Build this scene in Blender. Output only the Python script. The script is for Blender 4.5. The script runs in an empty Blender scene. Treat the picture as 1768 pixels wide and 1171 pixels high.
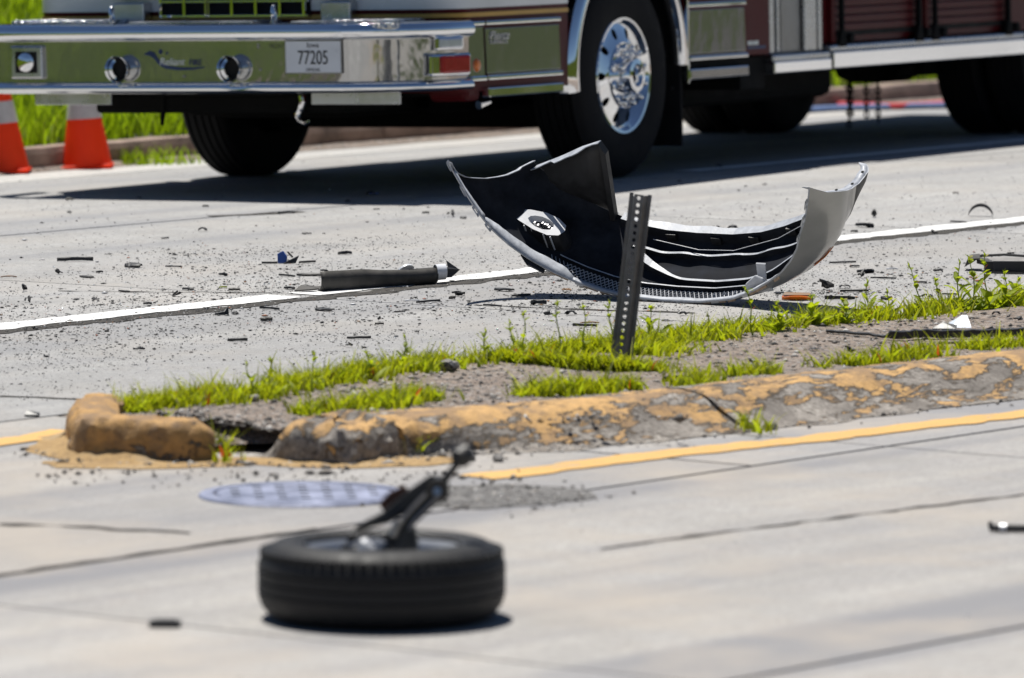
import bpy, bmesh, math, random
import numpy as np
from mathutils import Vector, Matrix, noise
R = math.radians
random.seed(7)
rng = np.random.default_rng(7)
scene = bpy.context.scene
COL = scene.collection

# ------------------------------------------------------------------ camera, sky, sun, exposure
FPX, CAM_H, YH = 12060.0, 2.53, -544.0           # focal length in photo pixels, eye height, horizon row
PITCH = math.atan((585.5 - YH) / FPX)
cam_d = bpy.data.cameras.new('camera'); cam = bpy.data.objects.new('camera', cam_d); COL.objects.link(cam)
cam_d.sensor_width = 36.0; cam_d.lens = FPX / 1768.0 * 36.0
cam_d.clip_start = 0.5; cam_d.clip_end = 3000
cam.location = (0, 0, CAM_H); cam.rotation_euler = (math.pi / 2 - PITCH, 0, 0)
cam_d.dof.use_dof = True; cam_d.dof.focus_distance = 28.6; cam_d.dof.aperture_fstop = 3.6
cam_d.dof.aperture_blades = 9
scene.camera = cam

SUN_TRAVEL = Vector((0.13, -0.31, -1.0)).normalized()
w = bpy.data.worlds.new('World'); scene.world = w; w.use_nodes = True
nt = w.node_tree; bg = nt.nodes['Background']
sky = nt.nodes.new('ShaderNodeTexSky'); sky.sky_type = 'NISHITA'; sky.sun_disc = False
sky.air_density = 1.0; sky.dust_density = 0.0; sky.altitude = 2600; sky.ozone_density = 3.0
sky.sun_elevation = math.asin(-SUN_TRAVEL.z); sky.sun_rotation = math.atan2(-SUN_TRAVEL.x, -SUN_TRAVEL.y)
nt.links.new(sky.outputs[0], bg.inputs[0]); bg.inputs[1].default_value = 0.05
sd = bpy.data.lights.new('sun', 'SUN'); sun = bpy.data.objects.new('sun', sd); COL.objects.link(sun)
sd.energy = 5.0; sd.angle = R(0.53); sd.color = (1.0, 0.965, 0.90)
sun.rotation_euler = SUN_TRAVEL.to_track_quat('-Z', 'Y').to_euler(); sun.location = (-4, 10, 30)
vs = scene.view_settings; vs.view_transform = 'Standard'; vs.look = 'None'; vs.gamma = 1.0
vs.use_curve_mapping = False; vs.exposure = 0.32
scene.cycles.max_bounces = 8; scene.cycles.glossy_bounces = 4; scene.cycles.transparent_max_bounces = 8

# ------------------------------------------------------------------ ground shape and photo measurement helpers
PHI = R(38.5)                                        # road direction, from the joints in the concrete
RU = (math.sin(PHI), math.cos(PHI)); RV = (-math.cos(PHI), math.sin(PHI))
def XY(u, v): return (u * RU[0] + v * RV[0], u * RU[1] + v * RV[1])
def UV(x, y): return (x * RU[0] + y * RU[1], x * RV[0] + y * RV[1])
def fall(x, y): return .0181 * x - .0277 * y + .976   # far lanes fall away to the gutter
def zg(x, y):
    p = fall(x, y); return 0.5 * (p - math.sqrt(p * p + .0016))
_c, _s = math.cos(PITCH), math.sin(PITCH)
def G(px, py, z=0.0):
    """ground point seen at a photo pixel (z: height above the road)"""
    d = Vector(((px - 884) / FPX, _c + _s * (585.5 - py) / FPX, -_s + _c * (585.5 - py) / FPX)); d /= d.y
    t = 20.0
    for i in range(80):
        P = Vector((0, 0, CAM_H)) + d * t
        t += (P.z - zg(P.x, P.y) - z) / abs(d.z) * .9
    return Vector((0, 0, CAM_H)) + d * t
def kerb_v(u): return 26.0 + .135 * (u - 29.0) - .0006 * max(0, u - 29) ** 2   # foot of the far kerb

# ------------------------------------------------------------------ mesh helpers
class MB:
    def __init__(s): s.v = []; s.f = []; s.m = []; s.mi = 0
    def add(s, vs_, fs):
        b = len(s.v); s.v += [tuple(p) for p in vs_]
        for f in fs: s.f.append(tuple(i + b for i in f)); s.m.append(s.mi)
    def box(s, x0, x1, y0, y1, z0, z1, M=None):
        p = [Vector((x, y, z)) for z in (z0, z1) for y in (y0, y1) for x in (x0, x1)]
        if M is not None: p = [M @ q for q in p]
        s.add(p, [(0, 2, 3, 1), (4, 5, 7, 6), (0, 1, 5, 4), (2, 6, 7, 3), (0, 4, 6, 2), (1, 3, 7, 5)])
    def grid(s, rows, closed_u=False, closed_v=False, flip=False):
        n, m = len(rows), len(rows[0]); vs_ = [p for r_ in rows for p in r_]; fs = []
        for i in range(n if closed_v else n - 1):
            for j in range(m if closed_u else m - 1):
                a, b = i * m + j, i * m + (j + 1) % m
                c, d = ((i + 1) % n) * m + (j + 1) % m, ((i + 1) % n) * m + j
                fs.append((d, c, b, a) if flip else (a, b, c, d))
        s.add(vs_, fs)
    def tube(s, pts, r, n=8, cap=True, flat=1.0):
        pts = [Vector(p) for p in pts]; rows = []
        rs = r if isinstance(r, (list, tuple)) else [r] * len(pts)
        prev = None
        for i, p in enumerate(pts):
            t = (pts[min(i + 1, len(pts) - 1)] - pts[max(i - 1, 0)]).normalized()
            if prev is None:
                a = Vector((0, 0, 1)) if abs(t.z) < .9 else Vector((1, 0, 0))
                x = t.cross(a).normalized()
            else: x = (prev - t * prev.dot(t)).normalized()
            y = t.cross(x); prev = x
            rows.append([p + (x * math.cos(k * 2 * math.pi / n) + y * math.sin(k * 2 * math.pi / n) * flat) * rs[i] for k in range(n)])
        b = len(s.v); s.grid(rows, closed_u=True, flip=True)
        if cap:
            s.f.append(tuple(b + k for k in range(n))); s.m.append(s.mi)
            e = b + (len(pts) - 1) * n; s.f.append(tuple(e + k for k in reversed(range(n)))); s.m.append(s.mi)
    def lathe(s, prof, n=48, M=None, a0=0, a1=2 * math.pi, closed=False):
        """prof: (radius, axial) pairs round local Y; M places it"""
        full = abs(a1 - a0 - 2 * math.pi) < 1e-6; rows = []
        for k in range(n if full else n + 1):
            a = a0 + (a1 - a0) * k / n
            row = [Vector((r_ * math.cos(a), y, r_ * math.sin(a))) for r_, y in prof]
            if M is not None: row = [M @ p for p in row]
            rows.append(row)
        s.grid(rows, closed_v=full, closed_u=closed)
    def prism(s, outline, off, M=None):
        """outline: list of 3D points in order; off: vector of thickness"""
        off = Vector(off); a = [Vector(p) for p in outline]; b = [p + off for p in a]
        if M is not None: a = [M @ p for p in a]; b = [M @ p for p in b]
        n = len(a)
        s.add(a + b, [tuple(range(n)), tuple(reversed(range(n, 2 * n)))] + [(i, i + n, (i + 1) % n + n, (i + 1) % n) for i in range(n)])
    def build(s, name, mat, parent=None, smooth=False, bevel=0, M=None, solid=0, angle=35, fix=True):
        me = bpy.data.meshes.new(name); me.from_pydata(s.v, [], s.f); me.update()
        mats = mat if isinstance(mat, (list, tuple)) else [mat]
        for m_ in mats: me.materials.append(m_)
        if len(mats) > 1: me.polygons.foreach_set('material_index', s.m)
        if fix:
            bm = bmesh.new(); bm.from_mesh(me); bmesh.ops.remove_doubles(bm, verts=bm.verts, dist=1e-5)
            bmesh.ops.recalc_face_normals(bm, faces=bm.faces); bm.to_mesh(me); bm.free()
        if smooth:
            me.polygons.foreach_set('use_smooth', [True] * len(me.polygons))
            if smooth != 'all': me.set_sharp_from_angle(angle=R(angle))
        o = bpy.data.objects.new(name, me); COL.objects.link(o)
        if parent is not None: o.parent = parent
        if M is not None: o.matrix_local = M
        if solid:
            md = o.modifiers.new('thickness', 'SOLIDIFY'); md.thickness = solid; md.offset = 0
        if bevel:
            md = o.modifiers.new('bevel', 'BEVEL'); md.width = bevel; md.segments = 2; md.limit_method = 'ANGLE'
        return o
def empty(name, M=None):
    o = bpy.data.objects.new(name, None); COL.objects.link(o); o.empty_display_size = .1
    if M is not None: o.matrix_world = M
    return o
def tag(o, label=None, cat=None, group=None, kind=None):
    if label: o['label'] = label
    if cat: o['category'] = cat
    if group: o['group'] = group
    if kind: o['kind'] = kind
    return o
def raw(name, co, faces, mat, smooth=False):
    """fast mesh from numpy quads/tris"""
    me = bpy.data.meshes.new(name); k = faces.shape[1]
    me.vertices.add(len(co)); me.vertices.foreach_set('co', co.astype('f').ravel())
    me.loops.add(faces.size); me.loops.foreach_set('vertex_index', faces.astype('i').ravel())
    me.polygons.add(len(faces)); me.polygons.foreach_set('loop_start', np.arange(0, faces.size, k, dtype='i'))
    me.update(calc_edges=True); me.validate()
    for m_ in (mat if isinstance(mat, list) else [mat]): me.materials.append(m_)
    if smooth: me.polygons.foreach_set('use_smooth', [True] * len(me.polygons))
    o = bpy.data.objects.new(name, me); COL.objects.link(o); return o
def fbm(x, y, z=0.0, o=4): return noise.fractal(Vector((x, y, z)), 1.0, 2.0, o)

# ------------------------------------------------------------------ materials
class NT:
    def __init__(s, name):
        s.mat = bpy.data.materials.new(name); s.mat.use_nodes = True; s.t = s.mat.node_tree
        s.b = s.t.nodes['Principled BSDF']; s.out = s.t.nodes['Material Output']
        g = s.t.nodes.new('ShaderNodeNewGeometry'); s.pos = g.outputs['Position']; s.geo = g
        s.obj = s.t.nodes.new('ShaderNodeTexCoord').outputs['Object']
        s.rnd = s.t.nodes.new('ShaderNodeObjectInfo').outputs['Random']
    def l(s, a, b): s.t.links.new(a, b)
    def _in(s, sock, v):
        if hasattr(v, 'is_linked') or isinstance(v, bpy.types.NodeSocket): s.l(v, sock)
        elif v is not None: sock.default_value = v
    def noise(s, vec, scale, detail=4, rough=.55, dist=0.0):
        n = s.t.nodes.new('ShaderNodeTexNoise'); s.l(vec, n.inputs['Vector']); n.inputs['Scale'].default_value = scale
        n.inputs['Detail'].default_value = detail; n.inputs['Roughness'].default_value = rough; n.inputs['Distortion'].default_value = dist
        return n.outputs['Fac']
    def voro(s, vec, scale, feat='F1', out='Distance', rand=1.0):
        n = s.t.nodes.new('ShaderNodeTexVoronoi'); n.feature = feat; s.l(vec, n.inputs['Vector']); n.inputs['Scale'].default_value = scale
        n.inputs['Randomness'].default_value = rand; return n.outputs[out]
    def mapv(s, vec, rot=(0, 0, 0), scale=(1, 1, 1), loc=(0, 0, 0)):
        n = s.t.nodes.new('ShaderNodeMapping'); s.l(vec, n.inputs[0]); n.inputs['Rotation'].default_value = rot
        n.inputs['Scale'].default_value = scale; n.inputs['Location'].default_value = loc; return n.outputs[0]
    def ramp(s, f, stops):
        n = s.t.nodes.new('ShaderNodeValToRGB'); s.l(f, n.inputs[0]); e = n.color_ramp.elements
        while len(e) < len(stops): e.new(.5)
        for el, (p, c) in zip(e, stops):
            el.position = p; el.color = (c, c, c, 1) if not isinstance(c, tuple) else (*c, 1)
        return n.outputs[0]
    def mix(s, f, a, b, mode='MIX'):
        n = s.t.nodes.new('ShaderNodeMix'); n.data_type = 'RGBA'; n.blend_type = mode
        s._in(n.inputs[0], f)
        for k, v in ((6, a), (7, b)): s._in(n.inputs[k], (*v, 1) if isinstance(v, tuple) and len(v) == 3 else v)
        return n.outputs[2]
    def math(s, op, a, b=None, c=None):
        n = s.t.nodes.new('ShaderNodeMath'); n.operation = op
        for k, v in enumerate((a, b, c)):
            if v is not None: s._in(n.inputs[k], v)
        return n.outputs[0]
    def sep(s, vec):
        n = s.t.nodes.new('ShaderNodeSeparateXYZ'); s.l(vec, n.inputs[0]); return n.outputs
    def bump(s, h, strength=.3, dist=.01, normal=None):
        n = s.t.nodes.new('ShaderNodeBump'); s.l(h, n.inputs['Height']); n.inputs['Strength'].default_value = strength
        n.inputs['Distance'].default_value = dist; s.l(n.outputs[0], s.b.inputs['Normal']); return n.outputs[0]
    def set(s, base=None, rough=None, metal=None, **k):
        if base is not None: s._in(s.b.inputs['Base Color'], (*base, 1) if isinstance(base, tuple) else base)
        if rough is not None: s._in(s.b.inputs['Roughness'], rough)
        if metal is not None: s._in(s.b.inputs['Metallic'], metal)
        for kk, v in k.items(): s._in(s.b.inputs[kk.replace('_', ' ')], (*v, 1) if isinstance(v, tuple) else v)
        return s
def simple(name, base, rough=.5, metal=0.0, var=.25, scale=8.0, bump=0.0, bscale=60, rvar=.1, **k):
    m = NT(name); f = m.noise(m.obj, scale, 5, .6)
    d = tuple(c * (1 - var) for c in base); e = tuple(min(1, c * (1 + var)) for c in base)
    m.set(m.ramp(f, [(.3, d), (.7, e)]), m.ramp(f, [(.3, max(.02, rough - rvar)), (.7, min(1, rough + rvar))]), metal, **k)
    if bump: m.bump(m.noise(m.obj, bscale, 3), bump, .004)
    return m.mat

def concrete(name, base, streak=1.0, stain=True, warm=0.0):
    m = NT(name)
    ruv = m.mapv(m.pos, rot=(0, 0, PHI - math.pi / 2))          # x runs along the road after this turn
    big = m.noise(m.pos, .55, 4, .6); mid = m.noise(m.pos, 5.0, 5, .65)
    fine = m.noise(m.pos, 70, 4, .75); spk = m.noise(m.pos, 210, 2, .6)
    st = m.noise(m.mapv(ruv, scale=(.12, 2.6, 1)), 1.3, 5, .6)
    c = m.ramp(big, [(.3, tuple(x * .90 for x in base)), (.7, tuple(x * 1.07 for x in base))])
    c = m.mix(m.ramp(st, [(.34, min(.95, .55 * streak)), (.60, 0.0)]), c, tuple(x * k for x, k in zip(base, (.62, .63, .68))))
    c = m.mix(m.ramp(mid, [(.48, 0.0), (.75, .45)]), c, tuple(x * k for x, k in zip(base, (.86, .78, .70))))
    tine = m.noise(m.mapv(ruv, scale=(1.2, 9, 1)), 14, 5, .7)
    c = m.mix(m.ramp(tine, [(.36, .65), (.50, 0.0)]), c, tuple(x * .68 for x in base)); c = m.mix(m.ramp(tine, [(.52, 0.0), (.68, .5)]), c, tuple(min(.8, x * 1.22) for x in base))
    mot = m.noise(m.pos, 2.2, 6, .7); c = m.mix(m.ramp(mot, [(.40, .55), (.52, 0.0)]), c, tuple(x * .78 for x in base))
    md2 = m.noise(m.pos, 19, 5, .75); c = m.mix(m.ramp(md2, [(.34, .6), (.47, 0.0)]), c, tuple(x * .66 for x in base)); c = m.mix(m.ramp(md2, [(.55, 0.0), (.70, .45)]), c, tuple(min(.8, x * 1.2) for x in base))
    c = m.mix(m.ramp(fine, [(.36, .75), (.47, 0.0)]), c, tuple(x * .45 for x in base))
    c = m.mix(m.ramp(fine, [(.60, 0.0), (.72, .6)]), c, tuple(min(.9, x * 1.32) for x in base))
    c = m.mix(m.ramp(spk, [(.30, .55), (.40, 0.0)]), c, (.05, .05, .055))
    tr = m.noise(m.mapv(ruv, scale=(.05, 1.5, 1), loc=(3, 7, 0)), .9, 3, .5)
    c = m.mix(m.ramp(tr, [(.52, 0.0), (.66, min(.9, .5 * streak))]), c, tuple(x * k for x, k in zip(base, (.52, .54, .60))))
    tn = m.noise(m.pos, .9, 5, .6); c = m.mix(m.ramp(tn, [(.48, 0.0), (.66, .35 + .4 * warm)]), c, tuple(x * k for x, k in zip(base, (.95, .88, .80))))
    # each slab a little different
    oi = m.math('MULTIPLY_ADD', m.rnd, .16, .92); c = m.mix(1.0, c, (1, 1, 1), 'MULTIPLY') if False else c
    hsv = m.t.nodes.new('ShaderNodeHueSaturation'); m.l(c, hsv.inputs['Color']); m.l(oi, hsv.inputs['Value']); c = hsv.outputs[0]
    if stain:
        blot = m.voro(m.pos, 1.1); bn = m.noise(m.pos, 3.0, 4)
        k = m.math('ADD', blot, m.math('MULTIPLY', bn, .5))
        c = m.mix(m.ramp(k, [(.32, .5), (.46, 0.0)]), c, tuple(x * .6 for x in base))
    m.set(c, .82, 0.0); m.b.inputs['Specular IOR Level'].default_value = .35
    h = m.math('ADD', m.math('MULTIPLY', fine, .6), m.math('MULTIPLY', spk, .4))
    m.bump(h, .55, .006)
    return m.mat
M_CONC = concrete('pale_concrete', (.385, .380, .373))
M_CONC_NEAR = concrete('worn_concrete', (.425, .408, .388), streak=1.7, warm=1.0)
M_GUTTER = concrete('gutter_concrete', (.50, .49, .47), streak=.5)

def joint_mat():
    m = NT('joint_dirt'); f = m.noise(m.pos, 40, 5, .7)
    m.set(m.ramp(f, [(.3, (.02, .02, .02)), (.6, (.07, .063, .055)), (.8, (.2, .19, .17))]), .95); m.bump(f, .8, .02); return m.mat
M_JOINT = joint_mat()

def paint_mat(name, col, wear, under, rough=.6):
    m = NT(name); f = m.noise(m.pos, 22, 6, .7); g = m.noise(m.pos, 3.2, 4, .6); k = m.math('ADD', m.math('MULTIPLY', f, .7), m.math('MULTIPLY', g, .45))
    c = m.ramp(g, [(.3, tuple(x * .86 for x in col)), (.7, col)])
    c = m.mix(m.ramp(k, [(wear - .06, 1.0), (wear + .03, 0.0)]), c, under)
    sp = m.noise(m.pos, 160, 2, .6); c = m.mix(m.ramp(sp, [(.30, .8), (.38, 0.0)]), c, (.06, .055, .05))
    m.set(c, rough); m.bump(f, .4, .004); return m.mat
M_WHITELINE = paint_mat('white_road_paint', (.80, .80, .79), .44, (.36, .35, .33))
M_YELLOWLINE = paint_mat('yellow_road_paint', (.66, .39, .115), .47, (.40, .33, .24))

def kerb_mat(name, wear, yellow=(.50, .30, .115)):
    m = NT(name)
    ruv = m.mapv(m.mapv(m.pos, rot=(0, 0, PHI - math.pi / 2)), scale=(.42, 1, 1))
    f = m.noise(ruv, 13, 8, .66, .35); g = m.noise(m.pos, 2.0, 3); k = m.math('ADD', m.math('MULTIPLY', f, .8), m.math('MULTIPLY', g, .3))
    fine = m.noise(m.pos, 60, 4, .7)
    gray = m.ramp(fine, [(.3, (.12, .105, .09)), (.5, (.29, .26, .23)), (.7, (.44, .41, .37))])
    gray = m.mix(m.ramp(m.noise(m.pos, 4.5, 4), [(.4, 0.0), (.62, .75)]), gray, (.12, .105, .092))
    yel = m.ramp(m.noise(m.pos, 26, 6, .7), [(.3, tuple(x * .60 for x in yellow)), (.5, yellow), (.75, tuple(x * 1.25 for x in yellow))])
    yel = m.mix(m.ramp(m.noise(m.pos, 6, 5, .7), [(.42, .75), (.55, 0.0)]), yel, (.20, .135, .085))
    z = m.sep(m.pos)[2]
    k = m.math('ADD', k, m.math('MULTIPLY', z, .9))
    msk = m.ramp(k, [(wear - .015, 0.0), (wear + .015, 1.0)])
    edge = m.ramp(k, [(wear - .05, 0.0), (wear - .012, .8), (wear + .02, 0.0)])
    c = m.mix(msk, gray, yel); c = m.mix(edge, c, (.06, .05, .04))
    m.set(c, .85); h = m.math('ADD', m.math('MULTIPLY', msk, .7), m.math('MULTIPLY', fine, .5)); m.bump(h, .8, .012); return m.mat
M_KERB = kerb_mat('peeling_yellow_kerb', .612)
M_KERB_Y = kerb_mat('dusty_yellow_kerb', .52, (.42, .245, .09))
M_KERB_BROKE = kerb_mat('broken_kerb', .69)
M_FARKERB = simple('weathered_kerb', (.27, .20, .165), .9, 0, .45, 6, .6, 40)

def soil_mat(name, a, b, c_):
    m = NT(name); f = m.noise(m.pos, 14, 6, .7); p = m.voro(m.pos, 75, out='Color'); pv = m.sep(p)[0]; d = m.voro(m.pos, 75)
    c = m.ramp(f, [(.3, a), (.52, b), (.75, c_)])
    c = m.mix(m.ramp(pv, [(.55, 0.0), (.72, .85)]), c, m.ramp(m.sep(p)[1], [(0.0, (.03, .03, .03)), (.6, (.13, .12, .115)), (1.0, (.42, .41, .40))]))
    m.set(c, .95); m.bump(m.math('ADD', m.math('MULTIPLY', f, .6), m.math('MULTIPLY', d, -.5)), .9, .025); return m.mat
M_SOIL = soil_mat('gravelly_soil', (.17, .13, .105), (.27, .215, .175), (.36, .30, .26))
def dust_mat():
    m = NT('sandy_dust'); f = m.noise(m.pos, 7, 6, .7); g = m.noise(m.pos, 55, 5, .7)
    c = m.ramp(f, [(.3, (.26, .17, .085)), (.52, (.41, .27, .12)), (.75, (.40, .33, .24))]); c = m.mix(m.ramp(g, [(.36, .7), (.46, 0.0)]), c, (.16, .10, .05)); m.set(c, .95); m.bump(g, .7, .015); return m.mat
M_DUST = dust_mat()
M_GUTTERDIRT = soil_mat('gutter_grit', (.19, .165, .14), (.30, .265, .23), (.40, .37, .33))
M_ASPHALT = soil_mat('crumbled_asphalt', (.10, .098, .095), (.17, .165, .16), (.25, .24, .23))

def bank_mat():
    m = NT('grass_bank_turf'); f = m.noise(m.pos, 1.2, 6, .7); g = m.noise(m.pos, 9, 5, .75)
    c = m.ramp(f, [(.32, (.030, .050, .004)), (.5, (.085, .120, .008)), (.66, (.17, .20, .014))])
    c = m.mix(m.ramp(g, [(.38, .85), (.52, 0.0)]), c, (.012, .020, .003))
    m.set(c, .95); m.b.inputs['Specular IOR Level'].default_value = .1; m.bump(g, 1.0, .25); return m.mat
M_BANK = bank_mat()

def leaf_mat(name, lo, hi, tr):
    m = NT(name)
    isl = m.geo.outputs['Random Per Island']
    c = m.ramp(isl, [(0.0, lo), (.80, hi), (.84, tuple(x * .45 for x in lo)), (.93, lo), (.95, (.34, .27, .12)), (1.0, (.42, .36, .20))])
    m.set(c, .5); m.b.inputs['Specular IOR Level'].default_value = .3
    t = m.t.nodes.new('ShaderNodeBsdfTranslucent'); m.l(m.ramp(isl, [(0.0, tr), (1.0, tuple(min(1, x * 1.4) for x in tr))]), t.inputs[0])
    mx = m.t.nodes.new('ShaderNodeMixShader'); mx.inputs[0].default_value = .5
    m.l(m.b.outputs[0], mx.inputs[1]); m.l(t.outputs[0], mx.inputs[2]); m.l(mx.outputs[0], m.out.inputs[0]); return m.mat
M_GRASS = leaf_mat('median_grass_blade', (.13, .17, .010), (.36, .38, .02), (.44, .48, .008))
M_GRASS_DRY = leaf_mat('verge_grass_blade', (.09, .15, .006), (.20, .29, .015), (.32, .46, .008))
M_WEED = leaf_mat('weed_leaf', (.15, .21, .015), (.34, .40, .03), (.40, .48, .012))
M_BUD = leaf_mat('weed_bud', (.45, .07, .02), (.60, .20, .03), (.70, .12, .02))

M_RUBBER = simple('black_tyre_rubber', (.012, .012, .013), .62, 0, .35, 30, .25, 90, Specular_IOR_Level=.35)
M_RUBBER_D = simple('truck_tyre_rubber', (.009, .009, .010), .8, 0, .4, 12, .2, 60, Specular_IOR_Level=.2)
M_PLASTIC = simple('black_plastic', (.014, .014, .016), .48, 0, .5, 14, .15, 120)
M_INNER = simple('matt_black_shell', (.019, .021, .027), .85, 0, .55, 9, .15, 60, Specular_IOR_Level=.12)
M_PLASTIC_G = simple('grained_black_plastic', (.020, .020, .022), .55, 0, .4, 25, .3, 240)
M_PLASTIC_D = simple('dusty_black_plastic', (.045, .042, .038), .62, 0, .55, 11, .2, 90)
M_SILVER = simple('silver_grey_paint', (.40, .39, .375), .34, .25, .10, 7, 0, 40, .05, Coat_Weight=.6, Coat_Roughness=.12)
M_LIPTOP = simple('grey_edge_and_lit_top', (.36, .38, .42), .5, .0, .2, 30, .2, 100)  # pale flanges; on black lip and ribs it paints in the sunlit highlight
M_WHITEPL = simple('pale_grey_plastic', (.52, .53, .56), .45, 0, .15, 18)
M_TAN = simple('stained_foam', (.30, .22, .16), .8, 0, .5, 30)
M_CHROME = simple('polished_chrome', (.86, .87, .89), .045, 1.0, .03, 2, 0, 40, .015)
M_CHROME_W = NT('wavy_polished_steel')
_n = M_CHROME_W.noise(M_CHROME_W.mapv(M_CHROME_W.obj, scale=(3.0, 3.0, 1.2)), 3.0, 3, .5); M_CHROME_W.set((.50, .50, .49), .06, .82); M_CHROME_W.bump(_n, .10, .02); M_CHROME_W = M_CHROME_W.mat
M_STEEL = simple('brushed_stainless', (.55, .55, .56), .28, 1.0, .12, 5, .1, 200)
M_STEEL_D = simple('dull_steel', (.30, .29, .28), .4, .9, .2, 6)  # darker, rougher steel for brake disc, bolts and pump panel
M_TREAD = NT('treadplate'); _v = M_TREAD.voro(M_TREAD.mapv(M_TREAD.obj, rot=(0, 0, .78), scale=(1, 2.2, 1)), 42); M_TREAD.set((.70, .71, .72), .25, 1.0); M_TREAD.bump(_v, 1.0, .02); M_TREAD = M_TREAD.mat
M_MAROON = simple('maroon_truck_paint', (.075, .005, .007), .38, 0, .15, 3, 0, 40, .05, Coat_Weight=.05, Coat_Roughness=.15, Specular_IOR_Level=.12)
M_WHITE = simple('white_truck_paint', (.74, .75, .76), .25, 0, .05, 3, 0, 40, .05, Coat_Weight=.7, Coat_Roughness=.06)
M_GOLD = simple('gold_stripe', (.50, .30, .07), .35, .35, .1, 10)
M_BLACK = simple('black_chassis', (.007, .007, .007), .8, 0, .4, 8, Specular_IOR_Level=.15)
M_GLASS = simple('dark_cab_glass', (.015, .018, .02), .05, 0, .1, 3, 0, 40, .02)
M_REDLENS = simple('red_lens', (.35, .008, .012), .12, 0, .15, 20, .2, 60, .05, Coat_Weight=.6)
M_CLEARLENS = simple('clear_lens', (.70, .73, .78), .08, .4, .1, 20)
M_AMBER = simple('amber_lens', (.75, .17, .01), .2, 0, .2, 25, .1, 80, .05, Coat_Weight=.5)
M_PLATE = simple('white_plate', (.68, .70, .74), .35, 0, .05, 8)
M_INK = simple('black_ink', (.012, .012, .014), .5)
M_BLUEINK = simple('navy_print', (.012, .03, .11), .4)
M_WHITEINK = simple('white_print', (.72, .76, .74), .4)
M_GRILLEDARK = simple('grille_void', (.004, .004, .004), .9)
M_ORANGE = simple('orange_cone_vinyl', (.95, .075, .015), .5, 0, .12, 5)
_ct = M_ORANGE.node_tree; _tr = _ct.nodes.new('ShaderNodeBsdfTranslucent'); _tr.inputs[0].default_value = (1.0, .22, .09, 1); _mx = _ct.nodes.new('ShaderNodeMixShader'); _mx.inputs[0].default_value = .55
_ct.links.new(_ct.nodes['Principled BSDF'].outputs[0], _mx.inputs[1]); _ct.links.new(_tr.outputs[0], _mx.inputs[2]); _ct.links.new(_mx.outputs[0], _ct.nodes['Material Output'].inputs[0])
M_CONEBAND = simple('reflective_band', (.55, .53, .55), .45, 0, .15, 9)
M_POST = simple('galvanised_post', (.15, .155, .165), .5, .5, .35, 14, .2, 60)
M_ALLOY = simple('alloy_rim', (.60, .61, .63), .40, .35, .15, 6)
M_RUST = simple('rusty_metal', (.10, .045, .03), .75, .3, .5, 16, .3, 50)
M_IRON = simple('black_cast_iron', (.030, .029, .028), .48, .3, .55, 26, .3, 60)
M_MANHOLE = simple('worn_manhole_iron', (.30, .32, .42), .42, .45, .3, 7, .3, 70)
M_BLUEPL = simple('blue_painted_plastic', (.04, .09, .32), .3, 0, .2, 20, 0, 40, .05, Coat_Weight=.5)
M_REDHOSE = simple('red_hose_jacket', (.38, .03, .04), .8, 0, .2, 12)
M_BLUEHOSE = simple('blue_hose_jacket', (.10, .16, .32), .8, 0, .2, 12)
M_WHITETAPE = simple('white_tape', (.72, .74, .78), .4, 0, .08, 20)
M_BROWNPL = simple('brown_scrap', (.22, .12, .06), .7, 0, .4, 20)
M_STONE = simple('loose_stone', (.20, .19, .18), .9, 0, .6, 20, .4, 40)
def chips_mat():
    m = NT('mixed_chips'); isl = m.geo.outputs['Random Per Island']
    m.set(m.ramp(isl, [(0.0, (.015, .015, .016)), (.62, (.03, .028, .027)), (.70, (.16, .15, .14)), (.86, (.34, .33, .32)), (.94, (.65, .66, .68)), (.965, (.40, .09, .03)), (1.0, (.30, .18, .07))]), .6); return m.mat
M_CHIPS = chips_mat()
def gravel_mat():
    m = NT('gravel_stones'); isl = m.geo.outputs['Random Per Island']
    m.set(m.ramp(isl, [(0.0, (.03, .03, .03)), (.4, (.12, .11, .10)), (.75, (.28, .25, .22)), (1.0, (.50, .49, .47))]), .85); return m.mat
M_GRAVEL = gravel_mat()

# ------------------------------------------------------------------ terrain
def hz(u, v):
    x, y = XY(u, v); z0 = zg(x, y); kv = kerb_v(min(max(u, -40), 70))
    d = v - kv - .2
    if d > 0:
        b = .11 + .26 * min(d, 12) + .10 * max(0, min(d - 12, 60))
        return z0 + b + .10 * fbm(x * .5, y * .5) * min(1, d)
    if v < 4.2:
        d = 4.2 - v; return z0 - .05 + .16 * min(d, 10) + .10 * max(0, min(d - 10, 60)) + .06 * fbm(x * .5, y * .5) * min(1, d)
    z = z0 - .06
    if u > 85: z += .12 * (u - 85)  # rising road ends are added out of view for the chrome to mirror
    if u < -25: z += .12 * (-25 - u)
    return z
us = [-600, -300, -160, -90, -60, -40, -30] + list(np.arange(-25, 61, 1.5)) + [65, 70, 78, 85, 90, 100, 120, 160, 260, 600]
vv = [-600, -250, -120, -70, -40, -25, -15, -10, -6, -3, 0, 2, 3.4, 4.1, 4.2, 4.3, 6, 9, 12, 15, 18, 21, 24, 25] + list(np.arange(25.4, 34, .35)) + [35, 37, 40, 45, 52, 62, 80, 120, 250, 600]
g = MB()
rows = []
for u in us:
    row = []
    for v in vv:
        x, y = XY(u, v); row.append((x, y, hz(u, v)))
    rows.append(row)
g.grid(rows)
ground = g.build('ground', [M_BANK, M_JOINT], smooth='all')
for p in ground.data.polygons:
    c = p.center; u, v = UV(c.x, c.y)
    if 4.2 < v < kerb_v(min(max(u, -40), 70)) + .2 and -60 < u < 120: p.material_index = 1
tag(ground, kind='structure')
if ground.data.polygons[0].normal.z < 0: ground.data.flip_normals()

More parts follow.
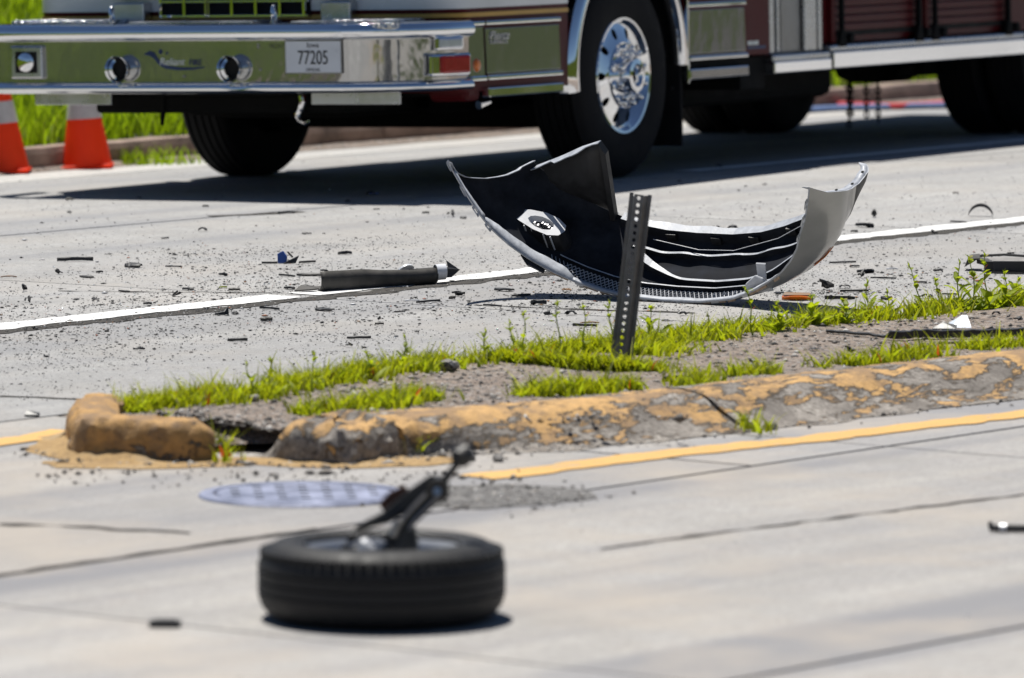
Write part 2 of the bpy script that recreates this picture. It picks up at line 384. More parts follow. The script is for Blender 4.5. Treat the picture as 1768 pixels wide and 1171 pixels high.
# ------------------------------------------------------------------ concrete road, slab by slab
road = empty('road'); tag(road, kind='structure')
SLAB_N = 0
def slab(c0, c1, c2, c3, mat, gap=.006, thick=.05, lift=0.0, nm='concrete_slab'):
    """corners in (u, v): c0-c1 along the road, c3-c2 the far side"""
    L = math.hypot(c1[0] - c0[0], c1[1] - c0[1]); W = math.hypot(c3[0] - c0[0], c3[1] - c0[1])
    n = max(2, int(L / .6)); m = max(2, int(W / .6)); b = MB(); rows = []
    ts = [0] + [i / n for i in range(1, n)] + [1]; ss = [j / m for j in range(m + 1)]
    for s_ in ss:
        row = []
        for t in ts:
            tt = min(max(t, gap / L), 1 - gap / L); s2 = min(max(s_, gap / W), 1 - gap / W)
            u = (c0[0] * (1 - tt) + c1[0] * tt) * (1 - s2) + (c3[0] * (1 - tt) + c2[0] * tt) * s2
            v = (c0[1] * (1 - tt) + c1[1] * tt) * (1 - s2) + (c3[1] * (1 - tt) + c2[1] * tt) * s2
            x, y = XY(u, v); row.append(Vector((x, y, zg(x, y) + lift)))
        rows.append(row)
    b.grid(rows)
    k = len(rows[0]); ring = [p for p in rows[0]] + [r_[-1] for r_ in rows[1:]] + [p for p in reversed(rows[-1][:-1])] + [r_[0] for r_ in reversed(rows[1:-1])]
    b.grid([ring, [p - Vector((0, 0, thick)) for p in ring]], closed_u=True)
    return b.build(nm, mat, road)
# joints across the lanes
far_cuts = [-14, -9.4, -4.8, -.2, 4.4, 9.0, 13.6, 18.36, 22.26, 26.9, 31.5, 36.1, 40.7, 45.3, 49.9, 55, 62, 72, 84]
near_cuts = [-14, -9.4, -4.8, -.2, 4.7, 9.5, 14.1, 18.92, 23.5, 28.1, 32.7, 37.3, 42, 47, 54, 64, 84]
for a, b_ in zip(far_cuts[:-1], far_cuts[1:]):
    slab((a, 16.3 if b_ < 18.4 else 15.3), (b_, 16.3 if b_ < 18.4 else 15.3), (b_ - .18, 18.56), (a - .18, 18.56), M_CONC)
    slab((a - .18, 18.62), (b_ - .18, 18.62), (b_ - .5, 21.9), (a - .5, 21.9), M_CONC)
    slab((a - .5, 21.912), (b_ - .5, 21.912), (b_ - 1, kerb_v(b_ - 1) - .62), (a - 1, kerb_v(a - 1) - .62), M_CONC)
    slab((a - 1, kerb_v(a - 1) - .61), (b_ - 1, kerb_v(b_ - 1) - .61), (b_ - 1, kerb_v(b_ - 1) + .02), (a - 1, kerb_v(a - 1) + .02), M_GUTTER)
for a, b_ in zip(near_cuts[:-1], near_cuts[1:]):
    if b_ < 18.92: slab((a, 13.46), (b_, 13.46), (b_, 16.29), (a, 16.29), M_CONC_NEAR)
    elif b_ == 18.92: slab((a, 13.46), (18.17, 13.46), (18.17, 16.29), (a, 16.29), M_CONC_NEAR); slab((18.18, 13.46), (b_, 13.46), (b_, 14.9), (18.18, 14.9), M_CONC_NEAR)
    else: slab((a, 13.46), (b_, 13.46), (b_, 14.35), (a, 14.35), M_CONC_NEAR)
    slab((a, 10.57), (b_, 10.57), (b_, 13.445), (a, 13.445), M_CONC_NEAR)
    slab((a, 7.4), (b_, 7.4), (b_, 10.555), (a, 10.555), M_CONC_NEAR)
    slab((a, 4.25), (b_, 4.25), (b_, 7.39), (a, 7.39), M_CONC_NEAR)

def ribbon(pts, wid, mat, name, lift=.004, parent=None, rag=.0, seed=0, kind=None, step=.05, z_of=None):
    """flat strip along world points (x, y), ragged edges"""
    P = [Vector((p[0], p[1], 0)) for p in pts]; out = []
    for a, b in zip(P[:-1], P[1:]):
        n = max(1, int((b - a).length / step))
        out += [a.lerp(b, i / n) for i in range(n)]
    out.append(P[-1]); rows = [[], [], []]
    for i, p in enumerate(out):
        t = (out[min(i + 1, len(out) - 1)] - out[max(i - 1, 0)]).normalized(); q = Vector((-t.y, t.x, 0))
        wv = wid(i / max(1, len(out) - 1)) if callable(wid) else wid
        for k, sd_ in enumerate((-.5, 0, .5)):
            e = p + q * (sd_ * wv + (rag * noise.noise(Vector((p.x * 9 + k * 7 + seed, p.y * 9, seed))) if sd_ else rag * .5 * noise.noise(Vector((p.x * 4, p.y * 4, seed)))))
            e.z = (z_of(e.x, e.y) if z_of else zg(e.x, e.y)) + lift; rows[k].append(e)
    b = MB(); b.grid(rows); o = b.build(name, mat, parent)
    if kind: tag(o, kind=kind)
    return o
def wu(*uv): return [XY(u, v) for u, v in uv]
# painted lines
ribbon(wu((-5, 18.72), (18, 18.72), (22.05, 18.74)), .18, M_WHITELINE, 'white_lane_line', .004, road, .03, 1)
ribbon(wu((22.16, 18.74), (40, 18.70), (70, 18.70)), .17, M_WHITELINE, 'white_lane_line', .004, road, .03, 2)
E0_, E1_ = G(1310, 285), G(1768, 243); dd = (E1_ - E0_)
ribbon([E0_ - dd * .25, E0_, E1_, E1_ + dd * 6], .16, M_WHITELINE, 'white_edge_line', .004, road, .02, 3)
ribbon([G(px, py) for px, py in ((826, 826), (960, 810), (1100, 791), (1250, 774), (1400, 760), (1560, 740), (1768, 716), (2000, 686), (2400, 640))], .16, M_YELLOWLINE, 'yellow_line', .004, road, .035, 4)
ribbon([G(px, py) for px, py in ((-900, 905), (-300, 814), (0, 765), (60, 757), (125, 745))], .15, M_YELLOWLINE, 'yellow_line', .004, road, .03, 5)
# crumbled joint beside the lane line, cracks
ribbon(wu((-5, 18.585), (24, 18.585), (60, 18.585)), .115, M_JOINT, 'crumbled_joint', .0025, road, .07, 6)
ribbon([G(px, py) for px, py in ((1040, 949), (1150, 932), (1250, 920), (1500, 888), (1768, 855), (2100, 815))], .022, M_JOINT, 'crack', .0025, road, .03, 7)
ribbon([G(px, py) for px, py in ((820, 527), (930, 532), (1020, 536), (1120, 538), (1200, 541))], .03, M_JOINT, 'crack', .0025, road, .03, 8)
ribbon([G(px, py) for px, py in ((-80, 1007), (0, 994), (150, 972), (300, 950), (430, 931), (550, 914))], .034, M_JOINT, 'crack', .0025, road, .025, 13)
ribbon([G(px, py) for px, py in ((100, 503), (250, 505), (440, 506), (520, 507))], .015, M_JOINT, 'crack', .0025, road, .03, 9)
ribbon([G(px, py) for px, py in ((0, 685), (90, 688), (200, 693))], .03, M_JOINT, 'crack', .0025, road, .03, 10)
ribbon([G(px, py) for px, py in ((0, 906), (120, 910), (200, 915), (330, 921))], .03, M_JOINT, 'crack', .0025, road, .05, 11)
ribbon([G(px, py) for px, py in ((360, 374), (440, 371), (520, 366))], .06, M_JOINT, 'crack', .0025, road, .05, 12)

# ------------------------------------------------------------------ far kerb
fk = empty('far_kerb'); tag(fk, kind='structure')
KP = [(0, -.03), (.0, .09), (.012, .125), (.04, .135), (.17, .13), (.17, -.03)]
u = -16.0
while u < 70:
    u2 = u + 3.0; b = MB(); rows = []
    for i in range(13):
        uu = u + .008 + (u2 - u - .016) * i / 12; row = []
        for o_, z in KP:
            x, y = XY(uu, kerb_v(uu) + .03 + o_); e = .010 * fbm(x * 5, y * 5, z * 9)
            row.append(Vector((x, y, zg(x, y) + z + e)))
        rows.append(row)
    b.grid(rows, closed_u=True); b.add(rows[0], [tuple(range(6))]); b.add(rows[-1], [tuple(range(6))])
    b.build('kerb_section', M_FARKERB, fk); u = u2
# dirt and leaf litter drifted against the far kerb
b = MB(); rows = []
for i in range(160):
    uu = 10 + i * .25; row = []
    for k in range(6):
        wv = (.16 + .14 * noise.noise(Vector((uu * .9, 3, 0)))); vq = kerb_v(uu) + .04 - wv * (1 - k / 5); x, y = XY(uu, vq)
        row.append(Vector((x, y, zg(x, y) + .003 + .03 * (k / 5) ** 2 + .006 * noise.noise(Vector((x * 20, y * 20, 0))) * (k > 0))))
    rows.append(row)
b.grid(rows); tag(b.build('gutter_dirt', M_SOIL), kind='structure')

# ------------------------------------------------------------------ median island: soil, kerb pieces, grass
NEARP = [(122, 756), (113, 776), (128, 792), (190, 798), (280, 800), (372, 800), (432, 798), (520, 803), (610, 803), (700, 789), (800, 781), (900, 776), (1000, 768), (1150, 753), (1300, 736), (1500, 711), (1768, 681), (2000, 653), (2400, 605)]
PATH = [tuple(G(*p))[:2] for p in ((340, 742), (250, 750), (190, 750), (150, 749))] + [tuple(G(*p))[:2] for p in NEARP]
_last = UV(*PATH[-1]); PATH += [XY(_last[0] + 6, _last[1] - .25), XY(60, _last[1] - .5)]
def catmull(P, per=10):
    out = []
    for i in range(len(P) - 1):
        p0, p1, p2, p3 = (Vector(P[max(0, min(len(P) - 1, k))]) for k in (i - 1, i, i + 1, i + 2))
        for j in range(per):
            t = j / per
            out.append(.5 * ((2 * p1) + (p2 - p0) * t + (2 * p0 - 5 * p1 + 4 * p2 - p3) * t * t + (3 * p1 - p0 - 3 * p2 + p3) * t ** 3))
    out.append(Vector(P[-1])); return out
FOOT = catmull(PATH, 12)
# resample by length
LEN = [0.0]
for a, b_ in zip(FOOT[:-1], FOOT[1:]): LEN.append(LEN[-1] + (b_ - a).length)
def foot_at(s):
    s = min(max(s, 0), LEN[-1])
    for i in range(len(LEN) - 1):
        if LEN[i + 1] >= s:
            t = (s - LEN[i]) / max(1e-9, LEN[i + 1] - LEN[i]); p = FOOT[i].lerp(FOOT[i + 1], t)
            d = (FOOT[min(i + 2, len(FOOT) - 1)] - FOOT[max(i - 1, 0)]).normalized(); return p, Vector((-d.y, d.x))
def s_of(px, py):
    q = G(px, py); q = Vector((q.x, q.y)); return min(range(len(FOOT)), key=lambda i: (FOOT[i] - q).length)
def s_px(px, py): return LEN[s_of(px, py)]
PROF0 = [(.0, -.03), (.0, .004), (.018, .03), (.055, .068), (.105, .097), (.165, .115), (.235, .122), (.30, .120), (.345, .10), (.35, -.03)]
PROF = [PROF0[0]] + [(PROF0[i][0] + (PROF0[i + 1][0] - PROF0[i][0]) * j / 2, PROF0[i][1] + (PROF0[i + 1][1] - PROF0[i][1]) * j / 2) for i in range(1, 8) for j in (0, 1)] + PROF0[8:]
NP = len(PROF)
PROF_ROLL = [(-.115, -.03), (-.115, .002), (-.085, .008), (-.045, .018), (-.005, .034), (.03, .055), (.06, .074), (.09, .090), (.125, .104), (.165, .115), (.20, .120), (.235, .122), (.27, .121), (.30, .118), (.325, .11), (.345, .10), (.345, .08), (.35, .06), (.35, -.03)]
while len(PROF_ROLL) < NP: PROF_ROLL.insert(-1, (.35, .04))
while len(PROF_ROLL) > NP: PROF_ROLL.pop(-2)
mk = empty('median_kerb'); tag(mk, kind='structure')
def kerb_piece(s0, s1, mat, hfun=None, rough=.008, seed=0, steep=0.0, label=None, step=.025, ow=1.0, roll=None):
    stp = steep if callable(steep) else (lambda t: steep); rocky = not callable(steep) and steep > .9
    if steep: step = .014
    n = max(4, int((s1 - s0) / step)); b = MB(); rows = []
    for i in range(n + 1):
        t = i / n; p, q = foot_at(s0 + (s1 - s0) * t); hs, inset = (hfun(t) if hfun else (1.0, 0.0)); row = []
        rl = roll(t) if roll else 0.0
        for k, (o_, z) in enumerate(PROF):
            if rl: o_ = o_ * (1 - rl) + PROF_ROLL[k][0] * rl; z = z * (1 - rl) + PROF_ROLL[k][1] * rl
            oo = o_ * ow * (1 - stp(t) * (.35 - o_) / .35) + inset
            zz = z if k in (0, NP - 1) else z * hs
            v3 = Vector((p.x + q.x * oo, p.y + q.y * oo, zz))
            if 0 < k < NP - 1:
                e = rough * fbm(v3.x * (22 if steep else 6) + seed, v3.y * (22 if steep else 6), v3.z * 24, 5) + rough * .5 * noise.noise(v3 * 34) - (rough * 1.3 * max(0, noise.noise(Vector((v3.x * 7 + seed, v3.y * 7, v3.z * 9 + 5))) - .12) * 2.2 if rocky or (callable(steep) and stp(t) > .9) else 0)
                v3.z += e * (1 if k > 1 else .2); v3.x -= q.x * e * 1.2; v3.y -= q.y * e * 1.2
            row.append(v3)
        rows.append(row)
    b.grid(rows, closed_u=True)
    for rr in (rows[0], rows[-1]): b.add(rr, [tuple(range(len(rr)))])
    o = b.build('kerb_section', mat, mk, smooth=True, angle=32 if steep else 50)
    if label: o['label'] = label
    return o
sA, sB, sC, sD, sE = s_px(372, 800), s_px(436, 798), s_px(698, 789), s_px(1268, 741), s_px(1950, 660)
kerb_piece(s_px(215, 750), sA, M_KERB_Y, lambda t: (1.16 + .02 * math.sin(t * 11) - (.30 * max(0, (t - .95) / .05))  - .25 * max(0, 1 - t * 7), .004 * math.sin(t * 17)), .007, 3, lambda t: .88 + .17 * max(0, min(1, (t - .45) / .12)), 'yellow rounded kerb nose, chipped along its face', ow=.52)
kerb_piece(sB, sC - .02, M_KERB_BROKE, lambda t: (min(1.12, .10 + 7.5 * t) - .16 * max(0, math.sin((t - .45) * 6.0)) * (t > .45) - .05 * math.sin(t * 23), .008 + .008 * math.sin(t * 9)), .009, 9, 1.06, 'broken low kerb piece with a dark crumbled face')
kerb_piece(sC + .012, sD - .012, M_KERB, lambda t: (1.0 if t > .015 else .93, 0), .005, 14, lambda t: 1.04 * max(0, 1 - t / .38) ** 1.3, roll=lambda t: max(0, min(1, (t - .15) / .5)))
kerb_piece(sD + .014, sE, M_KERB, None, .005, 21, roll=lambda t: 1.0)
s_ = sE + .02
while s_ < LEN[-1] - 3.2: kerb_piece(s_, s_ + 3.0, M_KERB, None, .006, s_, step=.1, roll=lambda t: 1.0); s_ += 3.02

# soil top of the island
def zmed(x, y): return .088 + .014 * fbm(x * 2.2, y * 2.2) + .004 * noise.noise(Vector((x * 25, y * 25, 0)))
FARPX = [(192, 712), (300, 699), (400, 684), (540, 662), (640, 645), (760, 628), (880, 618), (1000, 606), (1120, 590), (1250, 573), (1380, 562), (1480, 552), (1600, 540), (1768, 522), (1950, 502)]
FARUV = sorted(UV(*tuple(G(px, py, .085))[:2]) for px, py in FARPX)
farv = lambda u: interp(u, FARUV) + .10
def interp(x, P):
    if x <= P[0][0]: return P[0][1]
    for (a, b), (c, d) in zip(P[:-1], P[1:]):
        if x <= c: return b + (d - b) * (x - a) / (c - a)
    return P[-1][1]
SOIL0 = s_px(235, 751)
b = MB(); rows = []
nS = 420
for i in range(nS):
    s = SOIL0 + (LEN[-1] - SOIL0 - .4) * (i / (nS - 1)) ** 1.6
    p, q = foot_at(s); a = p + q * .30
    ua, va = UV(a.x, a.y); row = []
    ut = max(ua + .1, FARUV[0][0] + .12); tgt = Vector(XY(ut, farv(ut)))
    for k in range(15):
        t = k / 14; c = a.lerp(tgt, t); z = zmed(c.x, c.y)
        gapd = abs(s - (sA + sB) / 2)
        if gapd < .17: z -= .075 * (1 - t) ** 1.2 * (1 - gapd / .17) ** .6
        if k == 0: z = min(z, .095)
        if t > .86: z *= (1 - (t - .86) / .14) ** .8
        row.append(Vector((c.x, c.y, max(.005, z))))
    rows.append(row)
b.grid(rows); isl = b.build('median_soil', M_SOIL, smooth='all'); tag(isl, kind='structure')
if isl.data.polygons[100].normal.z < 0: isl.data.flip_normals()
# dust spilled round the nose and along the foot
def blob(cx, cy, rx, ry, rot, mat, name, lift=.003, seed=0, n=40):
    b = MB(); ring = []
    for k in range(n):
        a = 2 * math.pi * k / n; rr = 1 + .28 * noise.noise(Vector((math.cos(a) * 1.6 + seed, math.sin(a) * 1.6, seed))) + .10 * noise.noise(Vector((math.cos(a) * 6, math.sin(a) * 6, seed)))
        x = rr * rx * math.cos(a); y = rr * ry * math.sin(a); x, y = x * math.cos(rot) - y * math.sin(rot), x * math.sin(rot) + y * math.cos(rot)
        ring.append(Vector((cx + x, cy + y, zg(cx + x, cy + y) + lift)))
    b.add([Vector((cx, cy, zg(cx, cy) + lift + .006))] + ring, [(0, k + 1, (k + 1) % n + 1) for k in range(n)])
    return tag(b.build(name, mat), kind='structure')
def mound(s0, s1, inner, outer, ztop, mat, name, seed):
    """loose material banked against the kerb foot"""
    b = MB(); rows = []; n = int((s1 - s0) / .02)
    for i in range(n + 1):
        f = i / n; p, q = foot_at(s0 + (s1 - s0) * f); env = min(1, f * 7, (1 - f) * 7); row = []
        wv = outer * (.75 + .7 * noise.noise(Vector((f * (s1 - s0) * 3 + seed, seed, 0)))) * env
        for k in range(8):
            t = k / 7; o_ = inner * (1 - t) - max(.004, wv) * t; z = .0008 + ztop * env * (1 - t) ** 1.8
            x, y = p.x + q.x * o_, p.y + q.y * o_; row.append(Vector((x, y, z + (.004 * noise.noise(Vector((x * 22, y * 22, seed))) if 0 < k < 7 else 0))))
        rows.append(row)
    b.grid(rows); o = b.build(name, mat, None, smooth='all'); return tag(o, kind='structure')
s_mid = s_px(270, 799)
mound(s_px(150, 728), s_px(330, 800), .03, .13, .050, M_DUST, 'sand_drift', 3)
mound(s_mid, sC + .05, .03, .11, .012, M_DUST, 'sand_drift', 8)
mound(sC - .02, sE, -.03, .17, .012, M_GUTTERDIRT, 'gutter_grit_bank', 12)
c = G(250, 800); blob(c.x, c.y, .34, .17, .15, M_DUST, 'spilled_sand', .003, 4)
c = G(690, 800); blob(c.x, c.y, .26, .12, .5, M_DUST, 'spilled_sand', .003, 8)
c = G(840, 858); blob(c.x, c.y, .34, .30, .5, M_ASPHALT, 'asphalt_patch', .003, 12)

# ------------------------------------------------------------------ grass, gravel and chips as uncountable stuff
def blades(pts, h, wd, lean, mat, name, seg=3):
    """pts (n,3) bases; h, wd arrays"""
    n = len(pts); th = rng.uniform(0, 2 * np.pi, n); ld = rng.uniform(0, 2 * np.pi, n); lm = lean * rng.uniform(.2, 1, n) * h
    dx, dy = np.cos(th), np.sin(th); V = []
    for k in range(seg + 1):
        t = k / seg; cx = pts[:, 0] + np.cos(ld) * lm * t ** 1.7; cy = pts[:, 1] + np.sin(ld) * lm * t ** 1.7; cz = pts[:, 2] + h * (t - .18 * lean * t * t)
        ww = wd * (1 - t) ** .7 * .5 if k < seg else wd * .04
        V.append(np.stack([cx - dx * ww, cy - dy * ww, cz], 1)); V.append(np.stack([cx + dx * ww, cy + dy * ww, cz], 1))
    co = np.stack(V, 1).reshape(-1, 3); m = 2 * (seg + 1); base = (np.arange(n) * m)[:, None, None]
    q = np.array([[2 * k, 2 * k + 1, 2 * k + 3, 2 * k + 2] for k in range(seg)])[None]
    o = raw(name, co, (base + q).reshape(-1, 4), mat); tag(o, kind='stuff'); return o
def px_strip(line, nper, wid, zf, gate=True):
    """scatter clumps along a pixel polyline lying on the island top"""
    P = [G(px, py, .085) for px, py in line]; out = []
    for (a, b_) in zip(P[:-1], P[1:]):
        L = (b_ - a).length; n = int(nper * L)
        for i in range(n):
            t = random.random(); c = a.lerp(b_, t); off = random.gauss(0, 1) * wid * .5
            x, y = c.x + RV[0] * off, c.y + RV[1] * off
            dens = 1.5 * noise.noise(Vector((x * 4.5, y * 4.5, 5))) + .52
            if gate and random.random() > dens * 1.25 - .12: continue
            out.append((x, y, zf(x, y) - .01))
    return out
def zsoil(x, y):
    u_, v_ = UV(x, y); d = v_ - (farv(u_) - .10); return .085 if d < 0 else max(0.0, .085 * (1 - d / .16))
far_line = [(192, 712), (300, 699), (400, 684), (540, 662), (640, 645), (760, 628), (880, 618), (1000, 606), (1120, 590), (1250, 573), (1380, 562), (1480, 552), (1600, 540), (1768, 522), (1950, 502)]
mid_line = [(860, 628), (930, 632), (1000, 636), (1060, 640), (1110, 640)]
near_line = [(500, 716), (600, 712), (700, 695), (790, 690)]
near_line2 = [(830, 690), (920, 688), (960, 680), (1100, 672)]
near_line3 = [(1170, 672), (1230, 662), (1340, 648), (1420, 640)]
near_line4 = [(1455, 632), (1590, 618), (1680, 606), (1768, 600)]
B = px_strip(far_line, 3300, .17, zsoil); B += px_strip([(196, 709), (300, 699), (380, 688)], 2600, .12, zsoil, False)
B2 = px_strip(mid_line, 2300, .26, zsoil, False) + px_strip([(1000, 600), (1060, 612), (1130, 600)], 1800, .25, zsoil, False)
for nl, k in ((near_line, 1900), (near_line2, 1700), (near_line3, 1500), (near_line4, 1100)): B2 += px_strip(nl, k, .10, zsoil)
for (px, py) in ((388, 792), (480, 716), (515, 712), (1210, 690), (1290, 735), (1320, 742), (470, 660), (715, 775), (380, 770)):
    c = G(px, py, .06 if py < 700 else .02)
    for i in range(22): B2.append((c.x + random.gauss(0, .022), c.y + random.gauss(0, .03), c.z - .01))
B = np.array(B + B2)
hh = rng.uniform(.032, .095, len(B)) * (1 + .6 * (rng.random(len(B)) < .08))
blades(B, hh, rng.uniform(.005, .012, len(B)), .9, M_GRASS, 'median_grass')
FB = B[rng.random(len(B)) < .006]
blades(FB + [0, 0, .02], rng.uniform(.03, .06, len(FB)), rng.uniform(.012, .02, len(FB)), .8, M_BUD, 'red_weed_tips')
# broad leaves low in the strip
LB = B[rng.random(len(B)) < .28]
blades(LB + [0, 0, .005], rng.uniform(.03, .075, len(LB)), rng.uniform(.014, .030, len(LB)), 1.1, M_WEED, 'median_leafy_weeds')
# verge behind the far kerb (seen left of and under the truck)
V_ = []
for i in range(60000):
    u = random.uniform(25, 36) if random.random() < .62 else random.uniform(36, 52) if random.random() < .4 else random.uniform(12, 25)
    v = kerb_v(u) + .2 + abs(random.gauss(0, 1)) * 2.6
    if v > kerb_v(u) + 8: continue
    x, y = XY(u, v); V_.append((x, y, hz(u, v) - .02))
V_ = np.array(V_)
blades(V_, rng.uniform(.12, .34, len(V_)), rng.uniform(.008, .02, len(V_)), .7, M_GRASS_DRY, 'verge_grass')
KG = []
for (px, py, n, sp) in ((215, 270, 130, .10), (285, 283, 90, .12), (583, 248, 60, .035), (230, 285, 60, .05), (1455, 172, 60, .12)):
    c = G(px, py)
    for i in range(n): KG.append((c.x + random.gauss(0, sp), c.y + random.gauss(0, sp), c.z))
KG = np.array(KG); blades(KG, rng.uniform(.05, .13, len(KG)), rng.uniform(.008, .016, len(KG)), .7, M_GRASS_DRY, 'gutter_weeds')

def pebbles(pts, size, mat, name, flat=.6):
    n = len(pts); base = np.array([[1, 0, 0], [0, 1, 0], [-1, 0, 0], [0, -1, 0], [0, 0, 1], [0, 0, -.6]], float)
    a = rng.uniform(0, 2 * np.pi, n); sc = size[:, None] * rng.uniform(.55, 1.3, (n, 3)) * np.array([1, 1, flat])
    co = base[None] * rng.uniform(.7, 1.2, (n, 6, 1)) * sc[:, None]
    x = co[..., 0] * np.cos(a)[:, None] - co[..., 1] * np.sin(a)[:, None]; y = co[..., 0] * np.sin(a)[:, None] + co[..., 1] * np.cos(a)[:, None]
    co = np.stack([x, y, co[..., 2]], -1) + pts[:, None]
    f = np.array([[0, 1, 4], [1, 2, 4], [2, 3, 4], [3, 0, 4], [1, 0, 5], [2, 1, 5], [3, 2, 5], [0, 3, 5]])
    o = raw(name, co.reshape(-1, 3), (np.arange(n)[:, None, None] * 6 + f[None]).reshape(-1, 3), mat); tag(o, kind='stuff'); return o
P_ = []
for i in range(5200):                                    # stones in the soil
    s = random.uniform(sB - 1.2, sE + 1); p, q = foot_at(s); t = random.uniform(.30, 2.1); x, y = p.x + q.x * t, p.y + q.y * t
    if UV(x, y)[1] < farv(UV(x, y)[0]) - .1: P_.append((x, y, zmed(x, y) + .001))
for i in range(1500):                                    # grit in the gutter below the kerb
    s = random.uniform(sA - .8, sE + 2); p, q = foot_at(s); t = -abs(random.gauss(0, .075)) + .015; P_.append((p.x + q.x * t, p.y + q.y * t, .004))
for i in range(220):
    c = G(random.uniform(60, 900), random.gauss(822, 10)); P_.append((c.x, c.y, .004))
c = G(845, 858)
for i in range(260): P_.append((c.x + random.gauss(0, .2), c.y + random.gauss(0, .18), .004))
P_ = np.array(P_); pebbles(P_, rng.gamma(2.0, .0026, len(P_)) + .002, M_GRAVEL, 'gravel')
C_ = []; CL = [(random.gauss(22.5, 2.2), random.gauss(18.4, .8), random.uniform(.12, .5)) for _ in range(23)]
for i in range(12000):                                    # plastic and glass crumbs over the far lanes
    if i % 2: cu_, cv_, cs_ = CL[i % len(CL)]; u, v = random.gauss(cu_, cs_), random.gauss(cv_, cs_ * .8)
    else: v = random.choice((random.gauss(18.3, .9), random.gauss(18.6, .5), random.uniform(16.8, 22.5))); u = random.gauss(22.5, 2.6) if random.random() < .75 else random.uniform(16, 34)
    if v < 16.7: continue
    x, y = XY(u, v); C_.append((x, y, zg(x, y) + .003))
for i in range(260):
    u = random.uniform(10, 22); v = random.uniform(9, 13.9); x, y = XY(u, v); C_.append((x, y, .002))
C_ = np.array(C_); sz = rng.gamma(1.5, .0020, len(C_)) + .0018; sz[len(C_) - 260:] *= .5
pebbles(C_, sz, M_CHIPS, 'debris_crumbs', .35)

# ------------------------------------------------------------------ torn-off bumper cover (local axes: across, towards the car, towards its lower lip)
A_ = Vector((.85, -.5, -.015)).normalized(); O_ = Vector((-.30, -.5, .81)); O_ = (O_ - A_ * O_.dot(A_)).normalized(); B_ = O_.cross(A_)
BM = Matrix(((A_.x, O_.x, B_.x, .63), (A_.y, O_.y, B_.y, 28.67), (A_.z, O_.z, B_.z, -.035), (0, 0, 0, 1)))
PLAN = [(0, 0), (.16, .006), (.3, .032), (.42, .075), (.52, .125), (.62, .19), (.70, .265), (.76, .345), (.80, .43), (.835, .55), (.86, .68), (.875, .80)]
PL = [0.0]
for p, q in zip(PLAN[:-1], PLAN[1:]): PL.append(PL[-1] + math.dist(p, q))
def plan(t):
    s = 1 if t >= 0 else -1; d = abs(t) * PL[-1]
    for i in range(len(PL) - 1):
        if PL[i + 1] >= d - 1e-9 or i == len(PL) - 2:
            k = (d - PL[i]) / (PL[i + 1] - PL[i]); p, q = PLAN[i], PLAN[i + 1]
            j0, j1 = max(i - 1, 0), min(i + 2, len(PLAN) - 1)
            tx, ty = (q[0] - p[0]), (q[1] - p[1])
            if k < .5: tx += PLAN[i][0] - PLAN[j0][0]; ty += PLAN[i][1] - PLAN[j0][1]
            else: tx += PLAN[j1][0] - q[0]; ty += PLAN[j1][1] - q[1]
            n_ = math.hypot(tx, ty); sc = 1.1 if s > 0 else .97
            return Vector((sc * s * (p[0] + (q[0] - p[0]) * k), p[1] + (q[1] - p[1]) * k)), Vector((s * ty / n_, -tx / n_))
GP = [(0, .045), (.015, .032), (.035, .015), (.06, .0), (.10, -.009), (.14, -.011), (.18, -.004), (.22, .002), (.26, .002), (.30, .010), (.34, .016), (.38, .022), (.41, .038), (.43, .055)]
def interp(x, P):
    if x <= P[0][0]: return P[0][1]
    for (a, b), (c, d) in zip(P[:-1], P[1:]):
        if x <= c: return b + (d - b) * (x - a) / (c - a)
    return P[-1][1]
def S(t, g, off=0.0):
    """point on the cover: t across (-1..1), g down from the upper edge, off inward"""
    p, n = plan(t); e = interp(g, GP) + off; p = p - n * e
    k = max(0.0, abs(t) - .55) / .45
    if t > .25 and g < .10:
        sb = .062 * math.sin(min(1, (t - .25) / .5) * math.pi * .5) * (1 - max(0, t - .72) / .28) * (1 - g / .10) ** 1.2; p = p - n * sb; g = g - .35 * sb
    g0_ = max(g, 0); fl = .115 * (g0_ / .43) ** 1.3 * k if t > 0 else .05 * (g0_ / .43) * k
    rip = .004 * noise.noise(Vector((t * 5, g * 9, 2)))
    return Vector((p.x + math.copysign(fl, t), p.y + rip, g))
TR = [(0, .93), (.05, .885), (.12, .85), (.2, .81), (.3, .775), (.43, .745)]
TL = [(0, .945), (.04, .885), (.10, .83), (.2, .76), (.3, .71), (.43, .665)]
def tend(s, g): return interp(g, TR if s > 0 else TL)
bump_o = empty('bumper_cover', BM)
tag(bump_o, 'torn-off silver car bumper cover lying upturned on the road, black inside', 'car bumper')
NT_, gs = 72, [g_ for g_, _ in GP]
gs = sorted(set(gs + [.05, .125, .16, .2, .24, .28, .32, .345, .36]))
def cover_sheet(off, flip, matfun, name, mats, hole):
    b = MB()
    P = []
    for i in range(NT_ + 1):
        tt = -1 + 2 * i / NT_; P.append([S(tt * tend(tt, g_), g_, off) for g_ in gs])
    for i in range(NT_):
        for j in range(len(gs) - 1):
            tt = -1 + 2 * (i + .5) / NT_; gm = (gs[j] + gs[j + 1]) / 2
            if hole(tt, gm): continue
            q = [P[i][j], P[i + 1][j], P[i + 1][j + 1], P[i][j + 1]]
            b.mi = matfun(tt, gm); b.add(q if not flip else list(reversed(q)), [(0, 1, 2, 3)])
    return b.build(name, mats, bump_o, smooth=True, angle=50)
def hole(t, g_): return False
def meshzone(t, g_): return abs(t) < .40 and .05 < g_ < .125
cover_sheet(0.0, False, lambda t, g_: 0 if g_ < (.335 if t < .3 else .335 - .09 * min(1, (t - .3) / .5)) + .015 * math.sin(t * 5) and not meshzone(t, g_) else 1, 'painted_skin', [M_SILVER, M_PLASTIC_G], hole)
cover_sheet(.0055, True, lambda t, g_: 0, 'inner_shell', M_INNER, hole)
